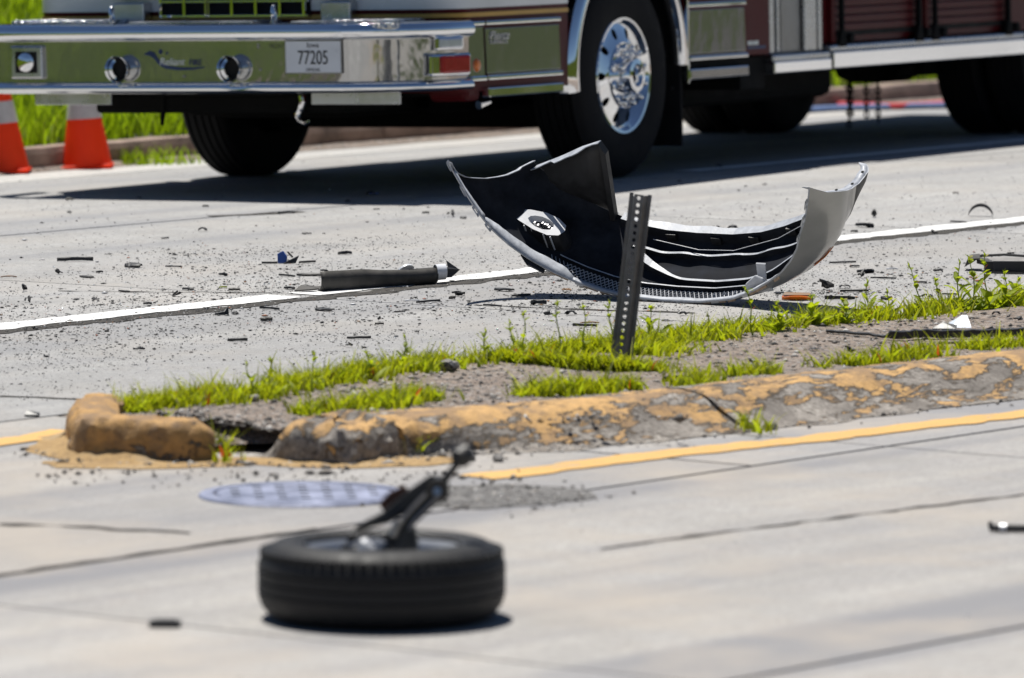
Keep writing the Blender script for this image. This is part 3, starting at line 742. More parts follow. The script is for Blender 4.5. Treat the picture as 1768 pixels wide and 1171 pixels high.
# rims closing the sheet
b = MB()
for e in range(2):
    g_ = 0 if e == 0 else .43
    b.grid([[S(tt * tend(tt, g_), g_, o_) for o_ in (-.0008, .0063)] for tt in [-1 + 2 * i / NT_ for i in range(NT_ + 1)]])
for sd_ in (-1, 1): b.grid([[S(sd_ * (tend(sd_, g_) + .0005), g_, o_) for o_ in (-.0008, .0063)] for g_ in gs])
b.build('torn_edge', M_LIPTOP, bump_o, smooth=True)
# turned-in ledge along the upper edge
b = MB()
for t0, t1, wd in ((-.90, -.70, .045), (-.70, -.33, .075), (-.33, .30, .022), (.30, .86, .022)):
    rows = []
    n = int((t1 - t0) * 60)
    for i in range(n + 1):
        f = i / n; t = t0 + (t1 - t0) * f; wv = wd * (.80 + .35 * noise.noise(Vector((t * 9, 1, 0)))) * (min(1, .35 + f * 4) * min(1, .35 + (1 - f) * 6) if wd > .05 else 1); p0 = S(t, 0.0, .004)
        q = S(t, .006 + wv, 0); q.y = max(q.y, p0.y - .004) + .004; q.x = q.x * .6 + p0.x * .4
        rows.append([p0, q])
    b.grid(rows)
b.build('top_ledge', M_LIPTOP, bump_o, smooth=True, solid=.003)
for i in range(30):                                           # dirty foam blocks along the ground edge
    t = -.44 + i * .030
    if i % 5 == 3: continue
    p = S(t, .010, -.004); q = S(t + .022 + .006 * (i % 3), .010, -.004)
    b = MB(); b.prism([p, q, q + Vector((0, .013, 0)), p + Vector((0, .013, 0))], (0, 0, -.006))
    b.build('edge_foam', M_TAN if i % 4 else M_WHITEPL, bump_o)
def frame_clip(t, g_, wd, hg, off=.0):
    p0, p1 = S(t - wd / 2, g_, off), S(t + wd / 2, g_, off); ex = (p1 - p0); L = ex.length; ex.normalize(); ez = Vector((0, 0, -1)); b = MB()
    for (x0, x1, z0, z1) in ((0, L, 0, .005), (0, L, hg - .005, hg), (0, .006, 0, hg), (L - .006, L, 0, hg)):
        b.prism([p0 + ex * x0 + ez * z0, p0 + ex * x1 + ez * z0, p0 + ex * x1 + ez * z1, p0 + ex * x0 + ez * z1], (0, .012, 0))
    return b.build('clip', M_WHITEPL, bump_o)
for t, wd, hg in ((-.93, .03, .022), (-.83, .035, .02), (-.745, .032, .024), (-.675, .032, .024), (.86, .03, .02), (.79, .035, .022), (.70, .035, .018)): frame_clip(t, .004, wd, hg, .01)
# wheel arch flange with screw holes on the near wing
b = MB(); rows = []
for g_ in gs:
    p = S(tend(1, g_), g_, .004); q = S(tend(1, g_) - .004, g_, .034); rows.append([p, q])
b.grid(rows); fl_ = b.build('arch_flange', M_LIPTOP, bump_o, smooth=True, solid=.003)
for g_ in (.10, .24, .36):
    b = MB(); p = S(tend(1, g_), g_, .018) + Vector((0, .003, 0)); b.add([p + Vector((.007 * math.cos(a * .785), 0, .007 * math.sin(a * .785))) for a in range(8)], [tuple(range(8))])
    b.build('screw_hole', M_GRILLEDARK, bump_o)
b = MB(); rows = []
for g_ in gs:
    p = S(-tend(-1, g_), g_, .004); q = S(-tend(-1, g_) + .004, g_, .020); rows.append([p, q])
b.grid(rows); b.build('arch_flange', M_LIPTOP, bump_o, smooth=True, solid=.003)
# ribs inside
def rib(t0, t1, g0, thick, off0, off1, top, name, g1=None, n=60, gfun=None):
    b = MB(); rows = []
    for i in range(n + 1):
        t = t0 + (t1 - t0) * i / n; gg = gfun(i / n) if gfun else g0 + ((g1 or g0) - g0) * i / n
        th = thick(i / n) if callable(thick) else thick; o1 = off1(i / n) if callable(off1) else off1
        a, c = S(t, gg, off0), S(t, gg, o1); d = S(t, gg, o1).copy(); d.z += th; e = S(t, gg, off0).copy(); e.z += th
        rows.append([a, c, d, e])
    m = len(rows[0]); k0 = len(b.v); b.v += [p for r_ in rows for p in r_]
    for i in range(n):
        for j in range(m):
            a = k0 + i * m + j; c = k0 + i * m + (j + 1) % m; b.f.append((a, c, c + m, a + m)); b.m.append(1 if j == 1 else 0)  # upper face alone takes the painted-in lit tone
    for e in (0, n): b.f.append(tuple(k0 + e * m + j for j in range(m))); b.m.append(0)
    return b.build(name, [M_INNER, top], bump_o)
rib(-.30, .60, .395, lambda f: .043 + .004 * math.sin(f * 40), .002, lambda f: .050 + .006 * math.sin(f * math.pi), M_LIPTOP, 'lower_lip')
for t in (-.10, .06, .19, .33, .47): # notches under the lip
    p = S(t, .388, .012); b = MB(); b.box(p.x - .022, p.x + .022, p.y, p.y + .034, p.z - .008, p.z + .01); b.build('lip_clip', M_PLASTIC, bump_o)
rib(-.22, .52, .305, .012, .002, lambda f: .030 + .004 * math.sin(f * 30), M_LIPTOP, 'stiffening_rib')
rib(-.18, .50, .17, lambda f: .012 + .035 * max(0, 1 - f * 4.5) + .02 * max(0, (f - .82) * 5), .002, lambda f: .028 + .02 * max(0, 1 - f * 4) + .03 * max(0, (f - .7) * 3), M_LIPTOP, 'grille_frame', gfun=lambda f: .165 + .075 * max(0, 1 - f * 3.2) ** 1.5 + .075 * max(0, (f - .62) / .38) ** 1.6)
rib(-.42, .46, .135, .006, .002, .022, M_LIPTOP, 'grille_frame')
b = MB(); P1 = [S(-.16, .36, .03), S(0.02, .325, .04), S(.14, .318, .045), S(.30, .35, .045), S(.43, .385, .04)]
b.tube(P1, .0016, 5); b.build('loose_wire', M_WHITEPL, bump_o)
# woven grille at the ground edge
b = MB()
for k in range(58):
    t = -.41 + k * .0142
    for sl in (-1, 1):
        p0 = S(t, .045, .004); p1 = S(t + .035 * sl, .128, .006); b.tube([p0, p0.lerp(p1, .5), p1], .0017, 4, cap=False)
b.build('grille_mesh', M_WHITEPL, bump_o)
# fog lamp housing on the far wing
p = S(-.515, .205, 0); fx, fy, fz = p.x, p.y + .055, p.z
ol = [(x * 1.12, z * 1.1) for x, z in [(-.135, -.005), (-.10, .022), (-.055, .045), (0, .058), (.05, .052), (.085, .03), (.092, 0), (.08, -.03), (.045, -.048), (-.01, -.045), (-.07, -.028)]]
inn = [(x * .98, z * .98) for x, z in [(-.055, .0), (-.05, .017), (-.035, .028), (-.008, .036), (.022, .034), (.05, .02), (.056, 0), (.048, -.02), (.022, -.032), (-.01, -.03), (-.042, -.017)]]
fx += .015; fy = p.y + .045; FS = lambda x: fy - .40 * x
b = MB(); b.grid([[Vector((fx + x, FS(x), fz + z)) for x, z in ol], [Vector((fx + x, FS(x) - .001, fz + z)) for x, z in inn], [Vector((fx + x * .8, FS(x) - .03, fz + z * .8)) for x, z in inn]], closed_u=True)
b.build('fog_lamp_bezel', M_WHITEPL, bump_o, smooth=True, angle=30)
b = MB(); b.grid([[Vector((fx + x * .995, FS(x) - .001, fz + z * .995)) for x, z in ol], [Vector((fx + x * 1.03, FS(x) - .10, fz + z * 1.05)) for x, z in ol]], closed_u=True)
b.add([Vector((fx + x * .8, FS(x) - .03, fz + z * .8)) for x, z in inn], [tuple(range(len(inn)))])
b.build('fog_lamp_pod', M_PLASTIC, bump_o, smooth=True)
for k in range(7):
    x, z = -.03 + .012 * k + random.uniform(-.004, .004), random.uniform(-.016, .012); b = MB(); b.box(fx + x, fx + x + .008, FS(x) - .032, FS(x) - .014 + random.uniform(0, .006), fz + z, fz + z + .010)
    b.build('lamp_socket', M_STEEL, bump_o)
for x, z in ((-.055, -.040), (.03, -.050)):
    for dx in (0, .030):
        b = MB(); b.prism([Vector((fx + x + dx, FS(x + dx) - .004, fz + z)), Vector((fx + x + dx + .005, FS(x + dx) - .004, fz + z - .001)), Vector((fx + x + dx + .005, FS(x + dx) - .075, fz + z - .002)), Vector((fx + x + dx, FS(x + dx) - .075, fz + z))], (0, 0, -.006)); b.build('pod_rib', M_WHITEPL, bump_o)
# black under-panel still hanging on the far corner
b = MB(); tp = [(-.80, .34), (-.70, .37), (-.55, .435), (-.44, .49), (-.335, .530)]
rows = []
for i, (x, y) in enumerate(tp):
    row = []
    for k in range(7):
        f = k / 6; yb = .26 - .14 * (x + .80) / .465; row.append(Vector((x - .05 * f * (i == 4) + .010 * f * math.sin(i), y + (yb - y) * f, .425 + .012 * math.sin(f * 5 + i))))
    rows.append(row)
b.grid(rows); b.build('under_panel', M_PLASTIC_G, bump_o, smooth=True, solid=.005)
b = MB(); rows = []
for i in range(15):
    f = i / 14; x = -.80 + .465 * f; y = interp(x, tp); rows.append([Vector((x, y + .002, .428)), Vector((x - .004, y + .003, .405 - .014 * noise.noise(Vector((f * 6, 2, 0))) - .02 * (f > .45) * (f < .8)))])
b.grid(rows); b.build('panel_flange', M_LIPTOP, bump_o, solid=.004)
b = MB(); b.prism([Vector((-.335, .53, .43)), Vector((-.318, .48, .43)), Vector((-.385, .12, .43)), Vector((-.41, .12, .43))], (0, 0, -.03)); b.build('panel_flange', M_PLASTIC_G, bump_o)
# upright tab and cracked flange by the near headlamp corner
p = S(.335, .06, .03); b = MB(); b.prism([p + Vector((-.018, 0, 0)), p + Vector((.018, 0, 0)), p + Vector((.022, .085, .035)), p + Vector((-.022, .085, .035))], (0, .002, .006)); b.build('mounting_tab', M_WHITEPL, bump_o)
p = S(.30, .02, .0); b = MB(); b.prism([p + Vector((-.03, .0, 0)), p + Vector((.11, .02, .01)), p + Vector((.07, .07, .02)), p + Vector((.03, .075, .03)), p + Vector((-.02, .035, .02))], (.002, .004, .008)); b.build('mounting_tab', M_WHITEPL, bump_o, bevel=.002)
for k in range(4):
    p = S(.12 + .035 * k, .10, .006); b = MB(); b.prism([p, p + Vector((.016, .004, 0)), p + Vector((.011, .015 + .004 * (k % 2), .004))], (0, .001, .005)); b.build('grille_scrap', M_WHITEPL, bump_o)
# amber reflector on the near corner and black retainer at the far ground edge
b = MB(); rows = []
for i in range(9):
    t = .53 + .085 * i / 8; rows.append([S(t, .085 + .015 * i / 8, -.003), S(t, .108 + .012 * i / 8, -.003)])
b.grid(rows); b.build('side_reflector', M_AMBER, bump_o, smooth=True, solid=.004)
p = S(-.52, .01, -.004); q = S(-.43, .01, -.004); b = MB(); b.prism([p, q, q + Vector((.004, .0, -.028)), p.lerp(q, .35) + Vector((0, 0, -.034)), p + Vector((0, .004, -.010))], (0, .006, 0)); b.build('black_retainer', M_PLASTIC_G, bump_o)

# ------------------------------------------------------------------ bent sign post
c = G(1068, 628, .085); top = Vector((c.x + .072, c.y - .02, .70))
zax = (top - c).normalized(); yax = Vector((.28, .96, 0)); yax = (yax - zax * yax.dot(zax)).normalized(); xax = yax.cross(zax)
PM = Matrix(((xax.x, yax.x, zax.x, c.x), (xax.y, yax.y, zax.y, c.y), (xax.z, yax.z, zax.z, c.z), (0, 0, 0, 1)))
post = empty('sign_post', PM); tag(post, 'leaning broken-off steel sign post with a row of holes, standing in the median weeds', 'sign post')
Lp = (top - c).length
prof = [(-.041, .004), (-.027, .002), (-.017, .026), (.017, .026), (.027, .002), (.041, .004)]   # U channel, web at the back
prof = [(x, .03 - y) for x, y in prof]                                                            # open side faces away, web to the camera
b = MB(); zs = [-.12]; hz_ = []
z = .045
while z < Lp - .012: hz_.append(z); z += .0255
th = .0032
def strip(p0, p1, z0, z1):
    d = Vector((p1[0] - p0[0], p1[1] - p0[1], 0)); n = Vector((-d.y, d.x, 0)).normalized() * th
    b.prism([Vector((p0[0], p0[1], z0)), Vector((p1[0], p1[1], z0)), Vector((p1[0], p1[1], z1)), Vector((p0[0], p0[1], z1))], n)
for k, (p0, p1) in enumerate(zip(prof[:-1], prof[1:])):
    if k != 2:
        strip(p0, p1, -.12, Lp - .012 * (1 if k == 1 else 0) - .004 * (k == 3))
wx, wy = .017, prof[2][1]
hr = .0072
zz = [-.12] + hz_ + [Lp - .02]
for i, zc in enumerate(hz_):                                  # the web, one square with a round hole at a time
    z0, z1 = zc - .01275, zc + .01275; ring_o, ring_i = [], []
    for a in range(16):
        an = a * math.pi / 8; ca, sa = math.cos(an), math.sin(an); k = 1 / max(abs(ca), abs(sa))
        ring_o.append(Vector((wx * ca * k, wy, zc + .01275 * sa * k))); ring_i.append(Vector((hr * ca, wy, zc + hr * sa)))
    bk = Vector((0, th, 0))
    b.grid([ring_i, ring_o], closed_u=True); b.grid([[p + bk for p in ring_o], [p + bk for p in ring_i]], closed_u=True); b.grid([ring_i, [p + bk for p in ring_i]], closed_u=True)
b.box(-wx, wx, wy, wy + th, -.12, hz_[0] - .01275)
b.build('channel', M_POST, post)
# stub it was lapped onto
b = MB()
for x in (-.034, .012): b.box(x, x + .018, .030, .036, -.12, .03)
b.build('ground_stub', M_IRON, post)

# ------------------------------------------------------------------ torn-off wheel with its suspension arm
wc = Vector((-.355, 18.88, 0)); wheel = empty('detached_wheel', Matrix.Translation(wc) @ Matrix.Diagonal((1, 1, 1.045, 1))); tag(wheel, 'torn-off car wheel lying flat on the road with a broken suspension arm sticking up', 'car wheel')
WR, WH = .338, .205
prof = [(.215, .192), (.222, .200), (.245, .2045), (.285, .201), (.312, .188), (.328, .170), (.335, .150)]
for zc in (.132, .103, .074):
    prof += [(.338, zc + .012), (.338, zc + .005), (.3335, zc + .003), (.3335, zc - .001), (.338, zc - .003)]
prof += [(.335, .055), (.328, .036), (.312, .016), (.285, .004), (.24, .001), (.215, .01)]
MY = Matrix(((1, 0, 0, 0), (0, 0, -1, 0), (0, 1, 0, 0), (0, 0, 0, 1)))      # lathe axis Y -> Z
b = MB(); b.lathe([(r_, z) for r_, z in prof], 96, MY, closed=True); b.build('tyre', M_RUBBER, wheel, smooth=True, angle=40)
b = MB()
for k in range(70):                                        # shoulder tread blocks
    a = k * 2 * math.pi / 70
    for z0, z1 in ((.166, .182),):
        Mx = Matrix.Rotation(a, 4, 'Z'); r0 = .318
        b.box(r0, .3325, -.0095, .0095, z0, z1, Mx)
tb = b.build('tread_block', M_RUBBER, wheel); tag(tb, kind='stuff')
b = MB(); b.lathe([(.218, .196), (.225, .199), (.224, .192), (.212, .182), (.206, .165), (.202, .10), (.206, .045), (.214, .02)], 72, MY); b.build('rim', M_ALLOY, wheel, smooth=True)
b = MB()
for k in range(5):
    Mx = Matrix.Rotation(k * 2 * math.pi / 5 + .3, 4, 'Z'); b.prism([Vector((.05, -.035, .03)), Vector((.205, -.05, .02)), Vector((.205, .05, .02)), Vector((.05, .035, .03))], (0, 0, .02), Mx)
b.lathe([(.0, .055), (.075, .055), (.075, .02)], 32, MY); b.build('rim_spokes', M_ALLOY, wheel, bevel=.004)
b = MB(); b.lathe([(.0, .13), (.06, .13), (.065, .12), (.15, .118), (.15, .095), (.07, .09), (.06, .06)], 48, MY); b.build('brake_disc', M_STEEL_D, wheel, smooth=True, angle=30)
b = MB(); b.box(.06, .15, -.06, .06, .10, .172); b.build('brake_caliper', M_IRON, wheel, bevel=.01)
b = MB(); b.tube([(0.04, -.02, .12), (.045, -.02, .17), (.06, -.02, .20), (.055, -.02, .232)], [.06, .052, .042, .04], 12); b.tube([(-.04, -.05, .13), (-.055, -.05, .165), (-.06, -.06, .19)], [.03, .026, .022], 10)
b.tube([(-.10, -.07, .14), (-.095, -.07, .185), (-.088, -.07, .196)], [.018, .018, .012], 8); b.build('steering_knuckle', M_IRON, wheel, smooth=True, angle=40)
b = MB(); b.tube([(-.05, -.08, .172), (-.035, -.085, .205), (-.03, -.088, .21)], [.02, .024, .014], 10); b.build('sensor', M_WHITEPL, wheel, smooth=True)
# A-shaped lower arm: two legs meeting at the bushing end
def plate(pts, wds, th, nrm):
    """tapered flat arm along points"""
    b = MB(); rows = []; nrm = Vector(nrm).normalized(); P = [Vector(p) for p in pts]
    for i, p in enumerate(P):
        t = (P[min(i + 1, len(P) - 1)] - P[max(i - 1, 0)]).normalized(); s_ = nrm.cross(t).normalized()
        rows.append([p + s_ * wds[i] + nrm * th * .5, p - s_ * wds[i] + nrm * th * .5, p - s_ * wds[i] * .9 - nrm * th * .5, p + s_ * wds[i] * .9 - nrm * th * .5])
    b.grid(rows, closed_u=True); b.add(rows[0], [(0, 1, 2, 3)]); b.add(rows[-1], [(0, 1, 2, 3)]); return b
ab = plate([(.05, -.02, .215), (.075, -.02, .255), (.110, -.01, .292), (.148, 0, .330), (.170, .0, .358)], [.016, .018, .022, .027, .016], .045, (.2, -.95, .2))
ab.build('control_arm', M_IRON, wheel, bevel=.008)
ab = plate([(-.072, -.03, .232), (-.035, -.02, .248), (.01, -.01, .262), (.055, .0, .29), (.10, .0, .325), (.15, .0, .36)], [.007, .010, .016, .022, .022, .020], .04, (.1, -.95, .3))
ab.build('control_arm', M_IRON, wheel, bevel=.008)
ab = plate([(.0, .03, .285), (.03, .03, .305), (.07, .03, .33)], [.014, .022, .016], .02, (.2, -.9, .4)); ab.build('rusty_bracket', M_RUST, wheel, bevel=.004)
b = MB(); b.tube([(.152, -.035, .334), (.152, .035, .338)], [.032, .032], 20); b.build('bushing', M_IRON, wheel, smooth=True, angle=40)
b = MB(); b.tube([(.160, 0, .345), (.185, 0, .378), (.212, 0, .408)], [.013, .0105, .0095], 8); b.build('stabiliser_link', M_IRON, wheel, smooth=True)
b = MB(); b.tube([(.205, -.018, .402), (.212, -.012, .419), (.222, .0, .424), (.232, .01, .417), (.238, .014, .408)], [.016, .028, .031, .027, .014], 12); b.build('ball_joint', M_IRON, wheel, smooth=True)
b = MB(); b.tube([(.212, -.005, .427), (.206, -.005, .440)], [.008, .006], 8); b.build('stud', M_STEEL, wheel, smooth=True)
b = MB(); b.tube([(.152, -.037, .334), (.152, -.047, .336)], [.013, .010], 8); b.build('bushing_bolt', M_STEEL, wheel, smooth=True)
for e in (-1, 1):                                          # pressed flanges of the arm
    b = MB(); b.tube([(.05 + e * .016, -.046, .222), (.075 + e * .017, -.046, .262), (.110 + e * .019, -.036, .298), (.146 + e * .022, -.028, .330)], .0055, 6); b.build('arm_flange', M_STEEL_D, wheel, smooth=True)
b = MB(); b.tube([(-.09, -.05, .205), (-.05, -.07, .225), (.0, -.075, .222), (.03, -.06, .205)], .007, 6); b.build('brake_hose', M_RUBBER, wheel, smooth=True)
for k in range(5):
    a = k * 1.2566 + .3; b = MB(); b.tube([(.055 * math.cos(a), .055 * math.sin(a), .128), (.055 * math.cos(a), .055 * math.sin(a), .150)], .008, 6); b.build('wheel_stud', M_STEEL, wheel)
b = MB(); b.tube([(.03, -.055, .222), (.05, -.06, .262)], [.014, .012], 8); b.build('bolt', M_STEEL_D, wheel, smooth=True)

# ------------------------------------------------------------------ manhole cover
c = G(525, 856); mh = empty('manhole_cover', Matrix.Translation((c.x, c.y, .001)) @ Matrix.Rotation(R(4), 4, 'Z')); tag(mh, 'round blue-grey manhole cover with short slots, set flush in the road before the kerb nose', 'manhole cover')
b = MB(); b.lathe([(.0, .010), (.268, .010), (.276, .008), (.278, .0)], 64, MY); b.build('lid', M_MANHOLE, mh, smooth=True, angle=30)
b = MB(); b.lathe([(.284, .0), (.286, .0085), (.325, .0075), (.332, .0)], 64, MY); b.build('frame', M_MANHOLE, mh, smooth=True, angle=30)
sl = MB(); sl.box(-.014, .014, -.012, .012, .0095, .0108)
first = None
for i in range(-3, 4):
    for j in range(-2, 3):
        x, y = i * .072, j * .085
        if math.hypot(x, y) > .245: continue
        if first is None: first = sl.build('slot', M_IRON, mh); o = first
        else: o = first.copy(); COL.objects.link(o); o.parent = mh
        o.location = (x, y, 0)

# ------------------------------------------------------------------ traffic cones
def cone(px, py, lean, label):
    c = G(px, py); c.z = zg(c.x, c.y) + .002
    M = Matrix.Translation(c) @ Matrix.Rotation(lean, 4, 'Y') @ Matrix.Rotation(-.03, 4, 'X')
    o = empty('traffic_cone', M); tag(o, label, 'traffic cone', 'traffic cones by the far kerb')
    H_, r0, r1 = .70, .137, .028
    def rad(z): return r0 + (r1 - r0) * z / H_
    def wob(z, a): return 1 + .012 * noise.noise(Vector((math.cos(a) * 2, math.sin(a) * 2, z * 5)))
    def band(z0, z1, off, mat, nm):
        b = MB(); rows = []
        for k in range(9):
            z = z0 + (z1 - z0) * k / 8; rows.append([Vector((math.cos(a) * (rad(z) * wob(z, a) + off), math.sin(a) * (rad(z) * wob(z, a) + off), z + .02)) for a in [i * math.pi / 20 for i in range(40)]])
        b.grid(rows, closed_u=True); b.build(nm, mat, o, smooth=True)
    band(0, H_, 0, M_ORANGE, 'cone_body'); band(.255, .375, .002, M_CONEBAND, 'reflective_band'); band(.47, .57, .002, M_CONEBAND, 'reflective_band')
    b = MB(); b.box(-.142, .142, -.142, .142, 0, .022); b.build('base', M_ORANGE, o, bevel=.012)
    b = MB(); b.tube([(0, 0, H_ + .015), (0, 0, H_ + .05)], [.028, .024], 16); b.build('tip', M_ORANGE, o, smooth=True)
    return o
cone(151, 291, R(-3.5), 'orange traffic cone with pale band, fully in view beside the fire truck bumper')
cone(8, 300, R(-5), 'orange traffic cone half cut off, farther from the fire truck wheel')

# ------------------------------------------------------------------ fire truck
hd = R(28)
TU = Vector((-.0181, .0277, 1)).normalized(); TO = Vector((-.47, 36.9, fall(-.47, 36.9)))
TX = Vector((-math.sin(hd), -math.cos(hd), 0)); TX = (TX - TU * TX.dot(TU)).normalized(); TY = TU.cross(TX)
TM = Matrix(((TX.x, TY.x, TU.x, TO.x), (TX.y, TY.y, TU.y, TO.y), (TX.z, TY.z, TU.z, TO.z), (0, 0, 0, 1)))
truck = empty('fire_truck', TM); tag(truck, 'maroon and white fire truck with a long chrome bumper, parked across the far lanes', 'fire truck')
def tbox(nm, x0, x1, y0, y1, z0, z1, mat, bevel=.004, parent=None, M=None):
    b = MB(); b.box(x0, x1, y0, y1, z0, z1, M); return b.build(nm, mat, parent or truck, bevel=bevel)
def loft_path(nm, path, sect, mat, smooth=True, parent=None, tilt=0):
    """path: (x, y) plan points, sect: (out, z) pairs; out is along the path normal"""
    P = catmull(path, 6); b = MB(); rows = []
    for i, p in enumerate(P):
        t = (P[min(i + 1, len(P) - 1)] - P[max(i - 1, 0)]).normalized(); n = Vector((t.y, -t.x)) * -1
        n = Vector((t.y, -t.x))
        rows.append([Vector((p.x + n.x * o_, p.y + n.y * o_, z)) for o_, z in sect])
    b.grid(rows); return b.build(nm, mat, parent or truck, smooth=smooth, angle=45)
BP = [(1.78, -1.32), (2.0, -1.32), (2.18, -1.30), (2.27, -1.22), (2.298, -1.08), (2.30, -.7), (2.30, 0), (2.30, .72), (2.285, .86), (2.235, .99), (2.13, 1.13), (1.98, 1.215), (1.775, 1.245)]
BP = [(x, y) for x, y in BP]
# sections run outward along the path normal
fs = 1
face = loft_path('bumper', BP, [(.0035, .778), (.0014, .70), (0, .64), (-.0006, .60), (-.0012, .567)], M_CHROME_W)
rail = loft_path('bumper_rail', BP, [(fs * -.02, .862), (fs * .005, .862), (fs * .030, .853), (fs * .043, .832), (fs * .045, .812), (fs * .040, .797), (fs * .03, .785), (fs * .0, .775), (fs * -.02, .775)], M_CHROME)
lip = loft_path('bumper_lip', BP, [(fs * -.02, .572), (fs * .006, .570), (fs * .026, .560), (fs * .034, .545), (fs * .034, .532), (fs * .022, .520), (fs * 0, .514), (fs * -.03, .514)], M_CHROME)
tbox('bumper_deck', 1.88, 2.28, -1.15, 1.10, .835, .858, M_TREAD)
tbox('bumper_frame', 1.5, 2.2, -.42, .42, .50, .80, M_BLACK)
tbox('deck_locker', 1.93, 2.24, -1.14, -.60, .858, .884, M_TREAD, .008); tbox('deck_locker', 1.93, 2.22, .70, 1.09, .858, .876, M_TREAD, .008)
tbox('hose_tray', 1.95, 2.25, -.44, .28, .858, .872, M_STEEL, .004); tbox('deck_tray', 1.95, 2.25, .50, .69, .858, .870, M_STEEL, .004)
for y in (-.566, .377):
    b = MB(); ring = [(2.20 + .030 * math.cos(a) , y + .012 * math.cos(a), .905 + .042 * math.sin(a)) for a in [i * math.pi / 10 for i in range(20)]]
    ring.append(ring[0]); b.tube(ring, .011, 8, cap=False); b.tube([(2.2, y, .858), (2.2, y, .872)], .02, 10); b.build('tow_ring', M_CHROME, truck, smooth=True)
for i in range(12):
    y = -1.08 + .155 * i; b = MB(); b.tube([(2.318, y, .845), (2.326, y, .853)], [.010, .006], 8); b.build('rail_bolt', M_CHROME, truck, smooth=True)
# square lamp
sq = tbox('bumper_lamp', 2.285, 2.325, -1.10, -.905, .588, .760, M_STEEL, .012)
b = MB(); b.box(2.322, 2.330, -1.065, -.94, .62, .728); b.build('lamp_recess', M_GRILLEDARK, sq)
LX = Matrix(((0, 1, 0, 0), (1, 0, 0, 0), (0, 0, 1, 0), (0, 0, 0, 1)))          # lathe axis Y -> X
b = MB(); b.lathe([(.0, .022), (.03, .018), (.048, .012), (.052, .0)], 28, Matrix.Translation((2.322, -1.0025, .674)) @ LX); b.build('lamp_lens', M_CHROME, sq, smooth=True)
# horns (trumpet mouths)
for y in (-.448, .203):
    b = MB(); M = Matrix.Translation((2.30, y, .638)) @ LX
    b.lathe([(.046, .0), (.050, .03), (.058, .055), (.065, .068), (.067, .063), (.063, .054)], 36, M); hb = b.build('horn', M_CHROME, truck, smooth=True)
    b = MB(); b.lathe([(.0635, .060), (.055, .046), (.043, .030)], 32, M); b.build('horn_throat', M_CHROME, hb, smooth=True)
    b = MB(); b.lathe([(.0435, .031), (.036, .014), (.0, .010)], 32, M); b.build('horn_core', M_GRILLEDARK, hb, smooth=True)
# licence plate
pl = tbox('licence_plate', 2.314, 2.3175, .508, .820, .617, .772, M_PLATE, .001)
b = MB(); b.box(2.3095, 2.3145, .503, .826, .611, .778); b.build('plate_frame', M_STEEL_D, pl)
def text(s, size, loc, mat, parent, sx=1.0, rot=None, shear=0.0, nm='lettering', ext=.0006, align='CENTER'):
    cu = bpy.data.curves.new(nm, 'FONT'); cu.body = s; cu.size = size; cu.align_x = align; cu.align_y = 'CENTER'; cu.extrude = ext; cu.shear = shear; cu.materials.append(mat)
    fo = bpy.data.objects.new(nm, cu); COL.objects.link(fo); dg = bpy.context.evaluated_depsgraph_get()
    me = bpy.data.meshes.new_from_object(fo.evaluated_get(dg)); bpy.data.objects.remove(fo); me.materials.clear(); me.materials.append(mat)
    o = bpy.data.objects.new(nm, me); COL.objects.link(o); o.parent = parent
    o.matrix_local = Matrix.Translation(loc) @ (rot or Matrix(((0, 0, 1, 0), (1, 0, 0, 0), (0, 1, 0, 0), (0, 0, 0, 1)))) @ Matrix.Diagonal((sx, 1, 1, 1)); return o
text('77205', .098, (2.3185, .664, .688), M_INK, pl, .72, ext=.0012); text('Iowa', .036, (2.3185, .664, .752), M_INK, pl, 1.0); text('OFFICIAL', .022, (2.3185, .664, .630), M_INK, pl, .9)
text('FRONT', .034, (2.3035, .452, .748), M_INK, truck, .8)
# dealer logo: swoosh, two dots, pale word and navy word
b = MB()
sw = [(-.315, .712, .004), (-.285, .716, .012), (-.258, .704, .016), (-.245, .685, .014), (-.225, .662, .011), (-.19, .646, .008), (-.12, .638, .008), (-.04, .638, .006), (.03, .645, .003)]
b.grid([[Vector((2.3045, y, z + h_)), Vector((2.3045, y, z - h_))] for y, z, h_ in sw])
b.build('logo_swoosh', M_BLUEINK, truck, solid=.001)
b = MB(); b.tube([(2.3035, -.222, .724), (2.3045, -.222, .724)], .012, 10); b.tube([(2.3035, -.186, .716), (2.3045, -.186, .716)], .007, 8); b.build('logo_dot', M_BLUEINK, truck)
text('Reliant', .052, (2.3045, -.158, .672), M_WHITEINK, truck, 1.0, shear=.2); text('FIRE', .044, (2.3045, -.022, .668), M_BLUEINK, truck, .95, shear=.1)
for y, z in ((.345, .757), (.352, .632), (.345, .745), (-.09, .60)):
    b = MB(); b.tube([(2.302, y, z), (2.308, y, z)], .006, 8); b.build('bumper_bolt', M_STEEL_D, truck)
# corner signal lamps on the swept end: frames follow the sweep
def swept(x, y): return x, y
ang = math.atan2(1.245 - 1.13, 2.13 - 1.775)
Ms = Matrix.Translation((1.96, 1.222, 0)) @ Matrix.Rotation(-R(14), 4, 'Z')
b = MB(); b.box(-.10, .10, .0, .03, .715, .785, Ms); wl_ = b.build('signal_bezel', M_CHROME, truck, bevel=.012)
b = MB(); b.box(-.08, .08, .026, .042, .727, .773, Ms); b.build('signal_lens', M_CLEARLENS, wl_, bevel=.01)
b = MB(); b.box(-.14, .14, .0, .04, .588, .70, Ms); rb_ = b.build('signal_bezel', M_CHROME, truck, bevel=.014)
b = MB(); b.box(-.12, .085, .034, .058, .60, .69, Ms); b.build('signal_lens', M_REDLENS, rb_, bevel=.012)
